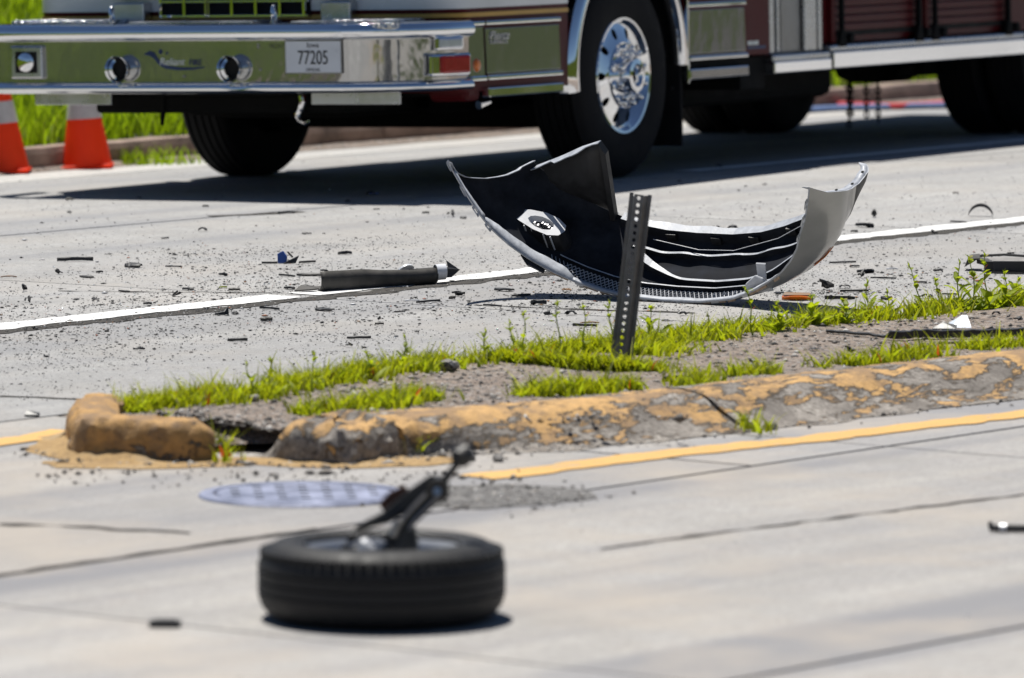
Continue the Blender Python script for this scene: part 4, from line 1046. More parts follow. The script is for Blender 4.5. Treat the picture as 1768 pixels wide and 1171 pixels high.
# cab: rounded plan
def rrect(x0, x1, y0, y1, r, n=6, back_square=True):
    out = []
    for cx, cy, a0 in ((x1 - r, y1 - r, 0), (x0 + .02, y1 - .02, 90), (x0 + .02, y0 + .02, 180), (x1 - r, y0 + r, 270)):
        rr = r if cx == x1 - r else .02
        for k in range(n + 1): out.append((cx + rr * math.cos(R(a0 + 90 * k / n)), cy + rr * math.sin(R(a0 + 90 * k / n))))
    return out
def cabring(nm, z0, z1, mat, off=0.0, x0=.66, x1=1.9, parent=None):
    ol = rrect(x0, x1 + off, -1.235 - off, 1.235 + off, .16); b = MB(); b.grid([[Vector((x, y, z0)) for x, y in ol], [Vector((x, y, z1)) for x, y in ol]], closed_u=True)
    b.add([Vector((x, y, z1)) for x, y in ol], [tuple(range(len(ol)))]); b.add([Vector((x, y, z0)) for x, y in ol], [tuple(range(len(ol)))]); return b.build(nm, mat, parent or truck, smooth=True, angle=40)
cab = cabring('cab', .916, 1.16, M_WHITE)
cabring('cab_skirt', .50, .914, M_MAROON, -.004)
cabring('gold_stripe', .873, .894, M_GOLD, .002, parent=cab)
ol = rrect(-1.55, 1.9, -1.235, 1.235, .16); b = MB(); b.grid([[Vector((x, y, 1.165)) for x, y in ol], [Vector((x, y, 1.55)) for x, y in ol], [Vector((x - (.05 if x > 1.5 else 0), y * .99, 2.38)) for x, y in ol], [Vector((x - (.12 if x > 1.5 else 0), y * .95, 2.46)) for x, y in ol]], closed_u=True)
b.add([Vector((x - (.12 if x > 1.5 else 0), y * .95, 2.46)) for x, y in ol], [tuple(range(len(ol)))]); b.build('cab_body', M_WHITE, truck, smooth=True, angle=40)
tbox('windshield', 1.86, 1.905, -1.05, 1.05, 1.60, 2.22, M_GLASS, .02)
for x0, x1 in ((.80, 1.55), (-1.1, .1)):
    for y in (1.212, -1.242): tbox('side_window', x0, x1, y, y + .03, 1.62, 2.18, M_GLASS, .02)
tbox('light_bar', 1.0, 1.5, -.9, .9, 2.465, 2.58, M_REDLENS, .03)
# grille
gr = tbox('grille', 1.90, 1.915, -.44, .42, .885, 1.45, M_GRILLEDARK, 0)
for k in range(7):
    y = -.434 + k * .1393; b = MB(); b.box(1.915, 1.945, y - .008, y + .008, .885, 1.45); b.build('grille_bar', M_CHROME, gr, bevel=.002)
for k in range(8):
    z = .892 + k * .074; b = MB(); b.box(1.915, 1.940, -.44, .42, z - .006, z + .006); b.build('grille_bar', M_CHROME, gr, bevel=.002)
b = MB(); b.tube([(1.955, -.16, .885), (1.955, -.16, .94), (1.955, -.16, 1.0)], .006, 8); b.build('grille_rod', M_CHROME, truck, smooth=True)
for y0, y1 in ((-.70, -.51), (.518, .69)):
    hb = tbox('headlamp_base', 1.905, 1.98, y0, y1, .862, .962, M_STEEL, .008); tbox('headlamp', 1.905, 1.96, y0 - .05, y1 + .05, .985, 1.20, M_CHROME, .02)
# side: door gap, chrome panels, trims
TS = Matrix.Translation((0, 1.24, .70)) @ Matrix.Rotation(R(1.6), 4, 'X') @ Matrix.Translation((0, -1.24, -.70))
def side(nm, x0, x1, z0, z1, mat, d=.012, y=1.236, tilt=True, bevel=.003):
    b = MB(); b.box(x0, x1, y, y + d, z0, z1, TS if tilt else None); return b.build(nm, mat, truck, bevel=bevel)
side('corner_panel', 1.612, 1.772, .572, .822, M_CHROME_W); side('lower_panel', .795, 1.588, .585, .812, M_CHROME_W); side('lower_panel', -1.355, -.665, .612, .846, M_CHROME_W)
for x0, x1 in ((.79, 1.592), (1.608, 1.775)):
    side('trim_rail', x0, x1, .828, .852, M_CHROME, .026, bevel=.009); side('trim_rail', x0, x1, .552, .578, M_CHROME, .026, bevel=.009)
side('trim_rail', -1.36, -.66, .860, .886, M_CHROME, .026, bevel=.009); side('trim_rail', -1.36, -.66, .578, .604, M_CHROME, .026, bevel=.009)
side('step_edge', .79, 1.592, .466, .516, M_CHROME, .05, 1.21, bevel=.008); side('step_edge', -1.36, -.655, .478, .535, M_CHROME, .05, 1.21, bevel=.008)
tbox('step', .80, 1.58, .55, 1.22, .470, .535, M_BLACK); tbox('step', -1.36, -.66, .55, 1.22, .482, .58, M_BLACK)
tbox('cab_corner', 1.60, 1.76, 1.0, 1.222, .45, .55, M_MAROON, .03)
b = MB(); b.lathe([(.0, .018), (.02, .014), (.026, .0)], 24, Matrix.Translation((1.70, 1.249, .632)) @ Matrix.Diagonal((1, 1, 1.35, 1))); b.build('marker_lamp', M_AMBER, truck, smooth=True)
RS = Matrix(((-1, 0, 0, 0), (0, 0, 1, 0), (0, 1, 0, 0), (0, 0, 0, 1)))
text('Pierce', .062, (1.455, 1.2505, .774), M_STEEL, truck, 1.35, RS, .35, 'badge', .002); text('LANCE', .030, (1.455, 1.2505, .742), M_STEEL, truck, 2.0, RS, 0, 'badge', .002)
for y, r_ in ((1.15, .014),):
    b = MB(); b.tube([(1.50, y, .425), (1.42, y + .02, .44)], [.022, .012], 10); b.build('step_lamp', M_CHROME, truck, smooth=True); b = MB(); b.tube([(-.70, y, .425), (-.62, y + .02, .44)], [.022, .012], 10); b.build('step_lamp', M_CHROME, truck, smooth=True)
# wheel arch trim and flaps
def arch(x_c, r_in, r_out, y0, y1, mat, nm, a0=-5, a1=185, zc=.56):
    b = MB(); rows = []
    for k in range(41):
        a = R(a0 + (a1 - a0) * k / 40); ca, sa = math.cos(a), math.sin(a)
        sg = 1 if y1 > 0 else -1; ye = (y1 if sg > 0 else y0); yi = (y0 if sg > 0 else y1)
        rows.append([Vector((x_c + r_ * ca, yy, zc + r_ * sa)) for r_, yy in ((r_in, yi), (r_in, ye - sg * .02), (r_in + .012, ye - sg * .003), (r_in + .03, ye), (r_in + .055, ye - sg * .008), (r_out, ye - sg * .03), (r_out, yi))])
    b.grid(rows, closed_u=True); return b.build(nm, mat, truck, smooth=True, angle=40)
arch(0.0, .60, .685, 1.18, 1.262, M_CHROME, 'fender_trim', -9, 180); arch(0.0, .60, .685, -1.262, -1.18, M_CHROME, 'fender_trim', -9, 189)
tbox('fender_liner', -.62, .62, .70, 1.18, 1.14, 1.16, M_BLACK); tbox('fender_liner', .62, .66, .55, 1.2, .50, 1.15, M_BLACK)
tbox('mud_flap', -.645, -.622, .86, 1.22, .13, 1.12, M_RUBBER_D, .004)
side('fender_edge', -.662, -.648, .46, 1.1, M_CHROME, .02, tilt=False)
# pump panel and body
tbox('cab_rear', -1.56, -.655, -1.235, 1.235, .60, 1.16, M_MAROON, .004)
tbox('door_pillar', -1.675, -1.372, -1.236, 1.236, .585, 2.2, M_MAROON, .004)
tbox('pump_panel', -2.405, -1.675, -1.20, 1.205, .582, 2.15, M_STEEL_D, .004)
for x0, x1, y, m_ in ((-1.74, -1.685, 1.232, M_STEEL), (-1.83, -1.80, 1.222, M_STEEL), (-2.10, -1.86, 1.215, M_STEEL_D), (-2.265, -2.115, 1.236, M_STEEL), (-2.345, -2.30, 1.23, M_STEEL)): tbox('panel_strip', x0, x1, y - .02, y, .59, 2.1, m_, .004)
tbox('kick_plate', -2.40, -1.68, 1.19, 1.262, .478, .541, M_CHROME, .006); tbox('kick_top', -2.40, -1.68, 1.16, 1.256, .541, .58, M_STEEL, .01)
tbox('frame_step', -1.68, -1.38, .7, 1.20, .40, .575, M_BLACK)
b = MB(); b.box(-1.53, -1.40, 1.237, 1.2385, .640, .662); b.build('small_sticker', M_WHITEINK, truck); b = MB(); b.box(-1.62, -1.40, 1.237, 1.238, .618, .634); b.build('small_sticker', M_BLUEINK, truck)
tbox('body', -8.6, -2.41, -1.225, 1.205, .62, 2.42, M_MAROON, .004)
slat = MB(); slat.box(-.54, .54, 0, .012, 0, .040); slat0 = None
for dx in (-3.06, -4.30):
    dr = tbox('roll_up_door', dx - .56, dx + .56, 1.205, 1.2085, .655, 1.95, M_GRILLEDARK, 0)
    for k in range(28):
        if slat0 is None: slat0 = slat.build('slat', M_MAROON, dr, bevel=.006); o = slat0
        else: o = slat0.copy(); COL.objects.link(o); o.parent = dr
        o.location = (dx, 1.2095, .685 + k * .045)
    for x in (dx - .575, dx + .575): tbox('door_rail', x - .022, x + .022, 1.205, 1.236, .62, 1.98, M_MAROON, .004)
    for x in (dx + .50, dx - .52):
        b = MB(); b.prism([Vector((x - .05, 1.236, .600)), Vector((x + .05, 1.236, .600)), Vector((x + .022, 1.236, .69)), Vector((x - .022, 1.236, .69))], (0, .025, 0)); b.build('door_latch', M_BLACK, truck, bevel=.006)
        b = MB(); b.box(x - .012, x + .012, 1.236, 1.262, .60, .95); b.build('strap', M_BLACK, truck)
        b = MB(); b.tube([(x - .09, 1.236, .645), (x - .09, 1.275, .645)], .026, 12); b.build('rubber_bumper', M_BLACK, truck, smooth=True)
tbox('rub_rail', -5.05, -2.412, 1.15, 1.268, .482, .572, M_CHROME, .006)
b = MB(); b.box(-5.05, -2.412, 1.14, 1.256, .574, .612); b.build('rub_rail_top', M_STEEL, truck, bevel=.014)
tbox('body_rear_skirt', -8.6, -6.5, 1.15, 1.262, .50, .62, M_CHROME, .006)
# underbody
tbox('chassis_rail', -8.4, 1.6, .36, .46, .52, .80, M_BLACK); tbox('chassis_rail', -8.4, 1.6, -.46, -.36, .52, .80, M_BLACK)
tbox('engine', -1.0, 1.5, -.36, .36, .36, 1.0, M_BLACK, .03); tbox('front_axle', -.09, .09, -.9, .9, .255, .40, M_BLACK, .03); tbox('spring', -.7, .75, .45, .55, .36, .46, M_BLACK); tbox('spring', -.7, .75, -.55, -.45, .36, .46, M_BLACK)
tbox('fuel_tank', -3.3, -1.35, -.95, .85, .30, .56, M_BLACK, .06); tbox('floor_pan', -8.4, 1.7, -1.15, 1.15, .60, .64, M_BLACK)
tbox('rear_axle', -5.85, -5.55, -.7, .7, .40, .62, M_BLACK, .04); tbox('differential', -5.95, -5.45, -.22, .22, .30, .72, M_BLACK, .1); tbox('air_tank', -4.4, -3.5, .1, .55, .42, .62, M_BLACK, .08); tbox('spring', -6.4, -5.0, .55, .63, .36, .46, M_BLACK)
tbox('front_beam', 1.45, 1.9, -.86, .60, .40, .50, M_BLACK, .02); tbox('steering_box', .7, 1.2, -.75, -.45, .36, .60, M_BLACK, .03)
for y0, y1 in ((-1.075, -.62), (.545, 1.05)):
    tbox('air_dam', 2.12, 2.135, y0, y1, .452, .514, M_STEEL, .003)
b = MB(); b.tube([(1.95, .381, .50), (1.95, .39, .46), (1.95, .375, .42), (1.95, .36, .395), (1.95, .37, .365), (1.95, .40, .352), (1.95, .43, .365)], [.018, .02, .017, .016, .016, .014, .008], 10); b.build('tow_hook', M_CHROME, truck, smooth=True)
b = MB(); b.tube([(1.9, -.45, .50), (1.9, -.455, .42), (1.9, -.465, .34)], [.018, .014, .010], 8); b.build('air_hose', M_BLACK, truck, smooth=True)
# wheels
def truck_wheel(x, y, sgn, rim_on=True, tyre_w=.30):
    Mw = Matrix.Translation((x, y, .525)) @ (Matrix.Identity(4) if sgn > 0 else Matrix.Rotation(math.pi, 4, 'Z'))
    wh = empty('wheel'); wh.parent = truck; wh.matrix_local = Mw
    h_ = tyre_w / 2; R_ = .530
    pr_ = [(.292, h_ - .03), (.305, h_ - .01), (.35, h_ + .002), (.42, h_ + .004), (.48, h_ - .006), (.512, h_ - .02), (.526, h_ - .04)]
    for yc in (.09, .045, 0, -.045, -.09): pr_ += [(R_, yc + .018), (R_, yc + .007), (R_ - .012, yc + .005), (R_ - .012, yc - .005), (R_, yc - .007)]
    pr_ += [(.526, -h_ + .04), (.512, -h_ + .02), (.48, -h_ + .006), (.42, -h_ - .004), (.35, -h_), (.305, -h_ + .01), (.292, -h_ + .03)]
    b = MB(); b.lathe(pr_, 80, closed=True); b.build('tyre', M_RUBBER_D, wh, smooth=True, angle=40)
    if not rim_on:
        b = MB(); b.lathe([(.0, 0), (.29, 0), (.295, h_ - .03)], 40); b.build('rim', M_BLACK, wh, smooth=True, angle=40); return wh
    b = MB()
    b.lathe([(.300, h_ - .035), (.307, h_ - .012), (.302, h_ - .004), (.290, h_ - .006), (.280, h_ - .022), (.272, h_ - .035)], 72)
    # disc with ten oval hand holes
    for k in range(10):
        a = k * math.pi / 5; ro, ri = [], []
        for q in range(24):
            an = q * math.pi / 12; ca, sa = math.cos(an), math.sin(an); kk = 1 / max(abs(ca), abs(sa))
            rr, aa = .2225 + .0495 * ca * kk, a + (math.pi / 10) * sa * kk
            r2, a2 = .226 + .030 * ca, a + .088 * sa
            yf = lambda r_: h_ - .035 + .030 * (1 - ((r_ - .173) / .099)) ** 1.2 if r_ < .272 else h_ - .035
            ro.append(Vector((rr * math.cos(aa), yf(rr), rr * math.sin(aa)))); ri.append(Vector((r2 * math.cos(a2), yf(r2), r2 * math.sin(a2))))
        b.grid([ro, ri, [p - Vector((0, .022, 0)) for p in ri]], closed_u=True)
    b.lathe([(.173, h_ - .004), (.168, h_ + .006), (.105, h_ + .008), (.100, h_ + .012)], 60)
    b.build('rim', M_CHROME, wh, smooth=True, angle=35)
    b = MB(); b.lathe([(.0, -.02), (.28, -.02), (.288, h_ - .06)], 40); b.build('rim_back', M_BLACK, wh, smooth=True)
    b = MB(); b.lathe([(.100, h_ + .008), (.094, h_ + .055), (.086, h_ + .072), (.060, h_ + .076), (.052, h_ + .068), (.046, h_ + .030)], 40); b.build('hub', M_CHROME, wh, smooth=True, angle=40)
    b = MB(); b.lathe([(.0, h_ + .036), (.047, h_ + .032)], 24); b.build('axle_end', M_BLACK, wh)
    nut0 = None
    for k in range(10):
        a = k * math.pi / 5 + .314
        if nut0 is None:
            b = MB(); b.lathe([(.0, .055), (.010, .053), (.016, .044), (.018, .012), (.024, .008), (.024, .0)], 12); nut0 = b.build('lug_nut', M_CHROME, wh, smooth=True, angle=40); o = nut0
        else: o = nut0.copy(); COL.objects.link(o); o.parent = wh
        o.location = (.142 * math.cos(a), h_ + .004, .142 * math.sin(a))
    return wh
truck_wheel(0, 1.06, 1); truck_wheel(0, -1.06, -1)
truck_wheel(-5.7, 1.06, 1); truck_wheel(-5.7, .735, 1, False); truck_wheel(-5.7, -1.06, -1); truck_wheel(-5.7, -.735, -1, False)
# hanging chains of the automatic snow chain wheel
for x, y, z0, z1 in ((-4.42, .42, .10, .40), (-4.56, .34, .06, .40), (-4.80, .34, .10, .38), (-4.92, .36, .07, .38)):
    b = MB(); n = int((z0 - z1) / -.034)
    for k in range(n):
        z = z1 - k * .034; a = (k % 2) * 1.57 + .4; ca, sa = math.cos(a) * .013, math.sin(a) * .013
        lk = [(x + ca * math.cos(q), y + sa * math.cos(q), z + .024 * math.sin(q)) for q in [i * math.pi / 4 for i in range(8)]]; lk.append(lk[0]); b.tube(lk, .0055, 5, cap=False)
    b.build('snow_chain', M_BLACK, truck)
# ------------------------------------------------------------------ hoses in the far gutter
def hose(pts, r, mat, label, name='fire_hose'):
    P = [G(px, py) for px, py in pts]; P = catmull3(P, 8)
    b = MB(); b.tube([Vector((p.x, p.y, zg(p.x, p.y) + r * .55)) for p in P], r, 10, flat=.5); return tag(b.build(name, mat, smooth=True), label, 'hose')
def catmull3(P, per):
    out = []
    for i in range(len(P) - 1):
        p0, p1, p2, p3 = (P[max(0, min(len(P) - 1, k))] for k in (i - 1, i, i + 1, i + 2))
        for j in range(per):
            t = j / per; out.append(.5 * ((2 * p1) + (p2 - p0) * t + (2 * p0 - 5 * p1 + 4 * p2 - p3) * t * t + (3 * p1 - p0 - 3 * p2 + p3) * t ** 3))
    out.append(P[-1]); return out
hose([(1300, 196), (1380, 189), (1450, 187), (1540, 190), (1640, 184), (1760, 172), (1900, 160)], .045, M_REDHOSE, 'dull red flattened hose lying in the far gutter behind the truck')
hose([(1330, 200), (1430, 193), (1500, 191), (1580, 189), (1700, 186), (1860, 178)], .040, M_BLUEHOSE, 'grey-blue flattened hose lying beside the red one behind the truck')

# ------------------------------------------------------------------ larger wreckage on the road
def shard_mesh(seed, L, W, T, bend=.3, n=6, jag=.35):
    """bent irregular plate of plastic; local x long, lies on z=0"""
    rr = random.Random(seed); b = MB(); up, lo = [], []
    m = max(3, int(n))
    for i in range(m + 1):
        f = i / m; x = (f - .5) * L; a = 1 - jag * rr.random() * (1.6 if i in (0, m) else 1); c_ = 1 - jag * rr.random() * (1.6 if i in (0, m) else 1)
        z = bend * L * .5 * (1 - (2 * f - 1) ** 2) * .5 + rr.uniform(0, .02) * W; tw = rr.uniform(-.25, .25)
        up.append([Vector((x, W * .5 * a, z + tw * W * .3 + T)), Vector((x, 0, z + T + W * .08)), Vector((x, -W * .5 * c_, z - tw * W * .3 + T))])
    b.grid(up); b.grid([[p - Vector((0, 0, T)) for p in r_] for r_ in up])
    ring = [r_[0] for r_ in up] + [up[-1][1]] + [r_[2] for r_ in reversed(up)] + [up[0][1]]
    b.grid([ring, [p - Vector((0, 0, T)) for p in ring]], closed_u=True)
    zmin = min(v[2] for v in b.v); b.v = [(v[0], v[1], v[2] - zmin) for v in b.v]; return b
def place(o, px, py, rz=0.0, z=0.0, tilt=0.0, zf=0.0):
    c = G(px, py, zf); o.matrix_world = Matrix.Translation((c.x, c.y, c.z + .002 + z)) @ Matrix.Rotation(rz, 4, 'Z') @ Matrix.Rotation(tilt, 4, 'X'); return o
# long trim trough on the lane line
c0, c1 = G(552, 505), G(752, 491); ex = (c1 - c0); Lt = ex.length; rz = math.atan2(ex.y, ex.x)
trim = empty('trim_panel', Matrix.Translation((c0.x, c0.y, .003)) @ Matrix.Rotation(rz, 4, 'Z')); tag(trim, 'long dark trim panel lying on the white lane line, its end wrapped in white tape', 'car part')
sec = [(.055, .012), (.03, .003), (.0, .0), (-.012, .018), (-.014, .05), (-.006, .085)]
b = MB(); rows = []
for i in range(25):
    f = i / 24; x = Lt * f; k = 1 - .28 * f + .01 * math.sin(f * 22); cut = .0 if f > .03 else -.02
    rows.append([Vector((x + (.012 if j < 2 else 0) * (i == 0), y * (1 + .3 * f), z * k + .003 * math.sin(f * 9 + j))) for j, (y, z) in enumerate(sec)])
b.grid(rows); b.build('trough', M_PLASTIC_D, trim, smooth=True, angle=60, solid=.005)
b = MB(); b.prism([Vector((Lt * .80, .012, .018)), Vector((Lt * 1.0, .02, .018)), Vector((Lt * 1.18, .03, .016)), Vector((Lt * 1.27, .04, .046)), Vector((Lt * 1.16, .04, .060)), Vector((Lt * 1.0, .02, .064)), Vector((Lt * .80, .012, .064))], (0, .012, 0)); b.build('end_strip', M_PLASTIC_G, trim)
b = MB(); b.prism([Vector((Lt * 1.17, .045, .054)), Vector((Lt * 1.27, .045, .045)), Vector((Lt * 1.17, .06, .088))], (.004, .006, 0)); b.build('end_flap', M_PLASTIC_G, trim)
b = MB(); rows = []
for k in range(17):
    a = k * 2 * math.pi / 16; rows.append([Vector((Lt * 1.01 + .010 * math.cos(a), .010 + .030 * math.cos(a), .044 + .034 * math.sin(a))), Vector((Lt * 1.10 + .010 * math.cos(a), .014 + .030 * math.cos(a), .044 + .034 * math.sin(a)))])
b.grid(rows); b.build('tape_wrap', M_WHITETAPE, trim, smooth=True)
b = MB(); b.tube([(Lt * .80, .05, .052), (Lt * .80, .056, .058)], [.042, .040], 20); b.build('round_cap', M_WHITETAPE, trim)
b = MB(); b.prism([Vector((-.11, .03, .002)), Vector((-.06, .05, .02)), Vector((.0, .05, .014)), Vector((-.005, -.0, .006)), Vector((-.05, .005, .004))], (0, 0, .006)); b.build('torn_flap', M_PLASTIC_D, trim)
# blue piece with black fins
o = empty('broken_mirror'); place(o, 487, 456); tag(o, 'broken blue-painted plastic piece standing up on the pale concrete', 'car part')
b = MB(); b.prism([Vector((-.02, 0, 0)), Vector((.018, 0, .0)), Vector((.020, .01, .03)), Vector((.002, .012, .055)), Vector((-.022, .01, .042))], (.004, .012, 0)); b.build('blue_skin', M_BLUEPL, o, bevel=.003)
b = MB(); b.prism([Vector((.005, -.01, .0)), Vector((.06, -.01, .002)), Vector((.075, 0, .034)), Vector((.03, 0, .012))], (0, .01, .002)); b.prism([Vector((.02, .01, .05)), Vector((.028, .01, .052)), Vector((.05, .012, .028)), Vector((.043, .012, .024))], (0, .006, 0)); b.build('black_fin', M_PLASTIC, o)
b = MB(); b.box(-.09, -.02, .0, .012, .0, .008); b.build('black_foot', M_PLASTIC, o)
# dark fin
o = MB(); o.prism([Vector((-.03, 0, 0)), Vector((.028, 0, 0)), Vector((.026, .004, .032)), Vector((.012, .004, .014)), Vector((-.025, .002, .008))], (0, .012, .002)); o = o.build('plastic_fin', M_PLASTIC, None, bevel=.001); place(o, 383, 545); tag(o, 'small black fin-shaped shard standing beside the white lane line', 'plastic shard')
# arched strip
b = MB(); rows = []
for k in range(15):
    a = R(20 + 140 * k / 14); r_ = .062; rows.append([Vector((-r_ * math.cos(a), y, max(0, .045 * (math.sin(a) - .34) / .66 + zz))) for y, zz in ((0, 0), (.03, 0), (.03, .014), (0, .014))])
b.grid(rows, closed_u=True); b.add(rows[0], [(0, 1, 2, 3)]); b.add(rows[-1], [(0, 1, 2, 3)]); o = b.build('arched_strip', M_PLASTIC_G, None, smooth=True, angle=40); place(o, 1693, 374, -.1); tag(o, 'black arched rubber strip lying beyond the white lane line', 'car part')
# grille surround at the right edge
o = empty('grille_surround'); place(o, 1714, 469, R(-4)); tag(o, 'black plastic grille surround lying flat near the tall weeds', 'car part')
b = MB(); b.box(.0, .45, -.10, -.085, .006, .052); b.build('front_bar', M_PLASTIC_G, o, bevel=.003)
b = MB(); b.tube([(-.10, .16, .05), (.05, .17, .058), (.25, .14, .048), (.45, .09, .042)], .006, 6); b.build('rear_bar', M_PLASTIC_G, o)
b = MB(); b.prism([Vector((-.125, .02, .012)), Vector((-.118, .13, .018)), Vector((-.10, .16, .055)), Vector((-.06, .15, .06)), Vector((-.06, .02, .05)), Vector((-.11, .02, .046))], (.004, 0, .004)); b.prism([Vector((-.07, .03, .05)), Vector((-.07, .12, .056)), Vector((-.015, .02, .05)), Vector((-.015, -.08, .046))], (0, 0, -.02)); b.build('side_bracket', M_PLASTIC_D, o, bevel=.003)
b = MB(); b.box(-.035, .005, -.085, -.05, .004, .05); b.build('block', M_PLASTIC, o, bevel=.004)
b = MB(); b.prism([Vector((.0, -.08, .048)), Vector((.45, -.08, .048)), Vector((.45, .08, .045)), Vector((.04, .13, .05)), Vector((-.03, .09, .05))], (0, 0, .002)); b.build('dusty_panel', simple('dusty_grey_panel', (.22, .21, .20), .7, 0, .3, 12), o)
b = MB(); b.box(-.02, .13, -.13, -.12, .0, .006); b.box(.05, .22, -.16, -.153, 0, .004); b.build('splinter', M_PLASTIC, o)
# amber marker lens
o = empty('marker_lens'); place(o, 1376, 519, R(-3)); tag(o, 'loose amber side marker lens lying on the road behind the weeds', 'lamp lens')
b = MB(); rows = []
for k in range(13):
    f = k / 12; x = -.062 + .124 * f; rows.append([Vector((x, -.012 * math.sin(f * math.pi), .001)), Vector((x, -.02 * math.sin(f * math.pi) - .002, .010 + .006 * math.sin(f * math.pi))), Vector((x, .012, .014 + .004 * math.sin(f * math.pi)))])
b.grid(rows); b.build('lens', M_AMBER, o, smooth=True, solid=.004); b = MB(); b.prism([Vector((-.06, .0, .018)), Vector((.06, .0, .018)), Vector((.052, .02, .026)), Vector((-.05, .02, .028))], (0, 0, .003)); b.build('lens_rim', M_BROWNPL, o)
# long black strip on the median soil
P = [G(px, py, .10) for px, py in ((1426, 571), (1500, 577), (1545, 582), (1600, 578), (1680, 577), (1768, 580), (1900, 584))]
b = MB(); rows = []
for i, p in enumerate(catmull3(P, 6)):
    f = i / (6 * 6); h_ = .008 + .020 * (f > .3) ; z = zmed(p.x, p.y) + .006; rows.append([Vector((p.x, p.y - .012, z)), Vector((p.x, p.y - .014, z + h_)), Vector((p.x, p.y + .012, z + h_ + .002)), Vector((p.x, p.y + .015, z))])
b.grid(rows, closed_u=True); b.add(rows[0], [(0, 1, 2, 3)]); o = b.build('moulding_strip', M_PLASTIC, None, smooth=True, angle=40); tag(o, 'long thin black moulding strip lying on the gravelly median', 'car part')
# pale folded piece on the median
b = MB(); b.prism([Vector((-.04, 0, .004)), Vector((.035, -.02, .004)), Vector((.03, .05, .045)), Vector((.01, .055, .044)), Vector((-.045, .035, .016))], (0, .002, .003)); o = b.build('folded_sheet', simple('pale_sheet', (.42, .47, .56), .4, 0, .15, 20)); place(o, 1660, 569, .1, zf=.095); tag(o, 'pale blue-white folded scrap lying on the median beside the weeds', 'scrap')
b = MB(); b.prism([Vector((-.05, 0, 0)), Vector((.04, -.01, 0)), Vector((.045, .02, .012)), Vector((-.01, .03, .022))], (0, 0, .004)); o = b.build('dark_scrap', M_PLASTIC); place(o, 1632, 570, -.1, zf=.095); tag(o, 'dark curled scrap touching the pale folded scrap on the median', 'scrap')
# foreground pieces
b = MB(); b.box(-.042, .042, -.02, .02, 0, .016); b.box(-.030, .030, -.014, .014, .016, .020); o = b.build('black_block', M_PLASTIC_G, None, bevel=.004); place(o, 285, 1083, -.07); tag(o, 'small black plastic block lying alone on the near lane, left of the wheel', 'plastic piece')
o = empty('black_rod'); place(o, 1752, 920, R(-6)); tag(o, 'black rod with a hooked end lying on the near lane at the picture edge', 'car part')
b = MB(); b.tube([(-.075, .0, .03), (-.07, 0, .012), (-.05, 0, .012), (.14, 0, .012)], [.006, .012, .012, .011], 8); b.build('rod', M_PLASTIC_G, o, smooth=True); b = MB(); b.tube([(-.045, 0, .012), (-.025, 0, .012)], .0135, 10); b.build('collar', M_ALLOY, o, smooth=True)
b = MB(); b.prism([Vector((-.028, 0, 0)), Vector((.022, -.006, 0)), Vector((.026, .02, .004)), Vector((-.02, .025, .014))], (0, 0, .006)); o = b.build('dark_chip', M_PLASTIC); place(o, 56, 720, .05); tag(o, 'small dark chip with a pale edge lying left of the kerb nose', 'plastic shard')
# smaller shards: individually placed, sharing four meshes
def lump_mesh(seed, L):
    """angular broken lump: a few fused wedges"""
    rr = random.Random(seed); b = MB()
    for k in range(3):
        M = Matrix.Translation((rr.uniform(-.4, .4) * L, rr.uniform(-.15, .15) * L, rr.uniform(.05, .2) * L)) @ Matrix.Rotation(rr.uniform(0, 6), 4, 'Z') @ Matrix.Rotation(rr.uniform(-.6, .6), 4, 'X') @ Matrix.Rotation(rr.uniform(-.5, .5), 4, 'Y')
        pts = [(math.cos(a + rr.uniform(-.3, .3)) * L * rr.uniform(.2, .55), math.sin(a + rr.uniform(-.3, .3)) * L * rr.uniform(.1, .3), 0) for a in [q * 2 * math.pi / 5 for q in range(5)]]
        b.prism(pts, (rr.uniform(-.05, .05) * L, 0, L * rr.uniform(.06, .16)), M)
    zm = min(v[2] for v in b.v); b.v = [(v[0], v[1], v[2] - zm) for v in b.v]; return b
protos = []
KIND = ['thin flat black shard', 'jagged black plastic flake', 'chunky black plastic lump', 'long black plastic splinter', 'grey-dusted dark plastic sliver', 'angular black clip fragment', 'curled black plastic flake']
for k, (L, W, T, bd, mt) in enumerate(((.08, .03, .005, .04, M_PLASTIC), (.06, .035, .006, .12, M_PLASTIC_G), (.05, 0, 0, 0, M_PLASTIC), (.12, .014, .006, .03, M_PLASTIC_G), (.05, .022, .006, .1, M_PLASTIC_D), (.06, 0, 0, 0, M_PLASTIC_G), (.055, .035, .004, .55, M_PLASTIC))):
    bm_ = lump_mesh(70 + k, L) if W == 0 else shard_mesh(20 + k, L, W, T, bd, 5, .65); protos.append(bm_.build('plastic_shard', mt))
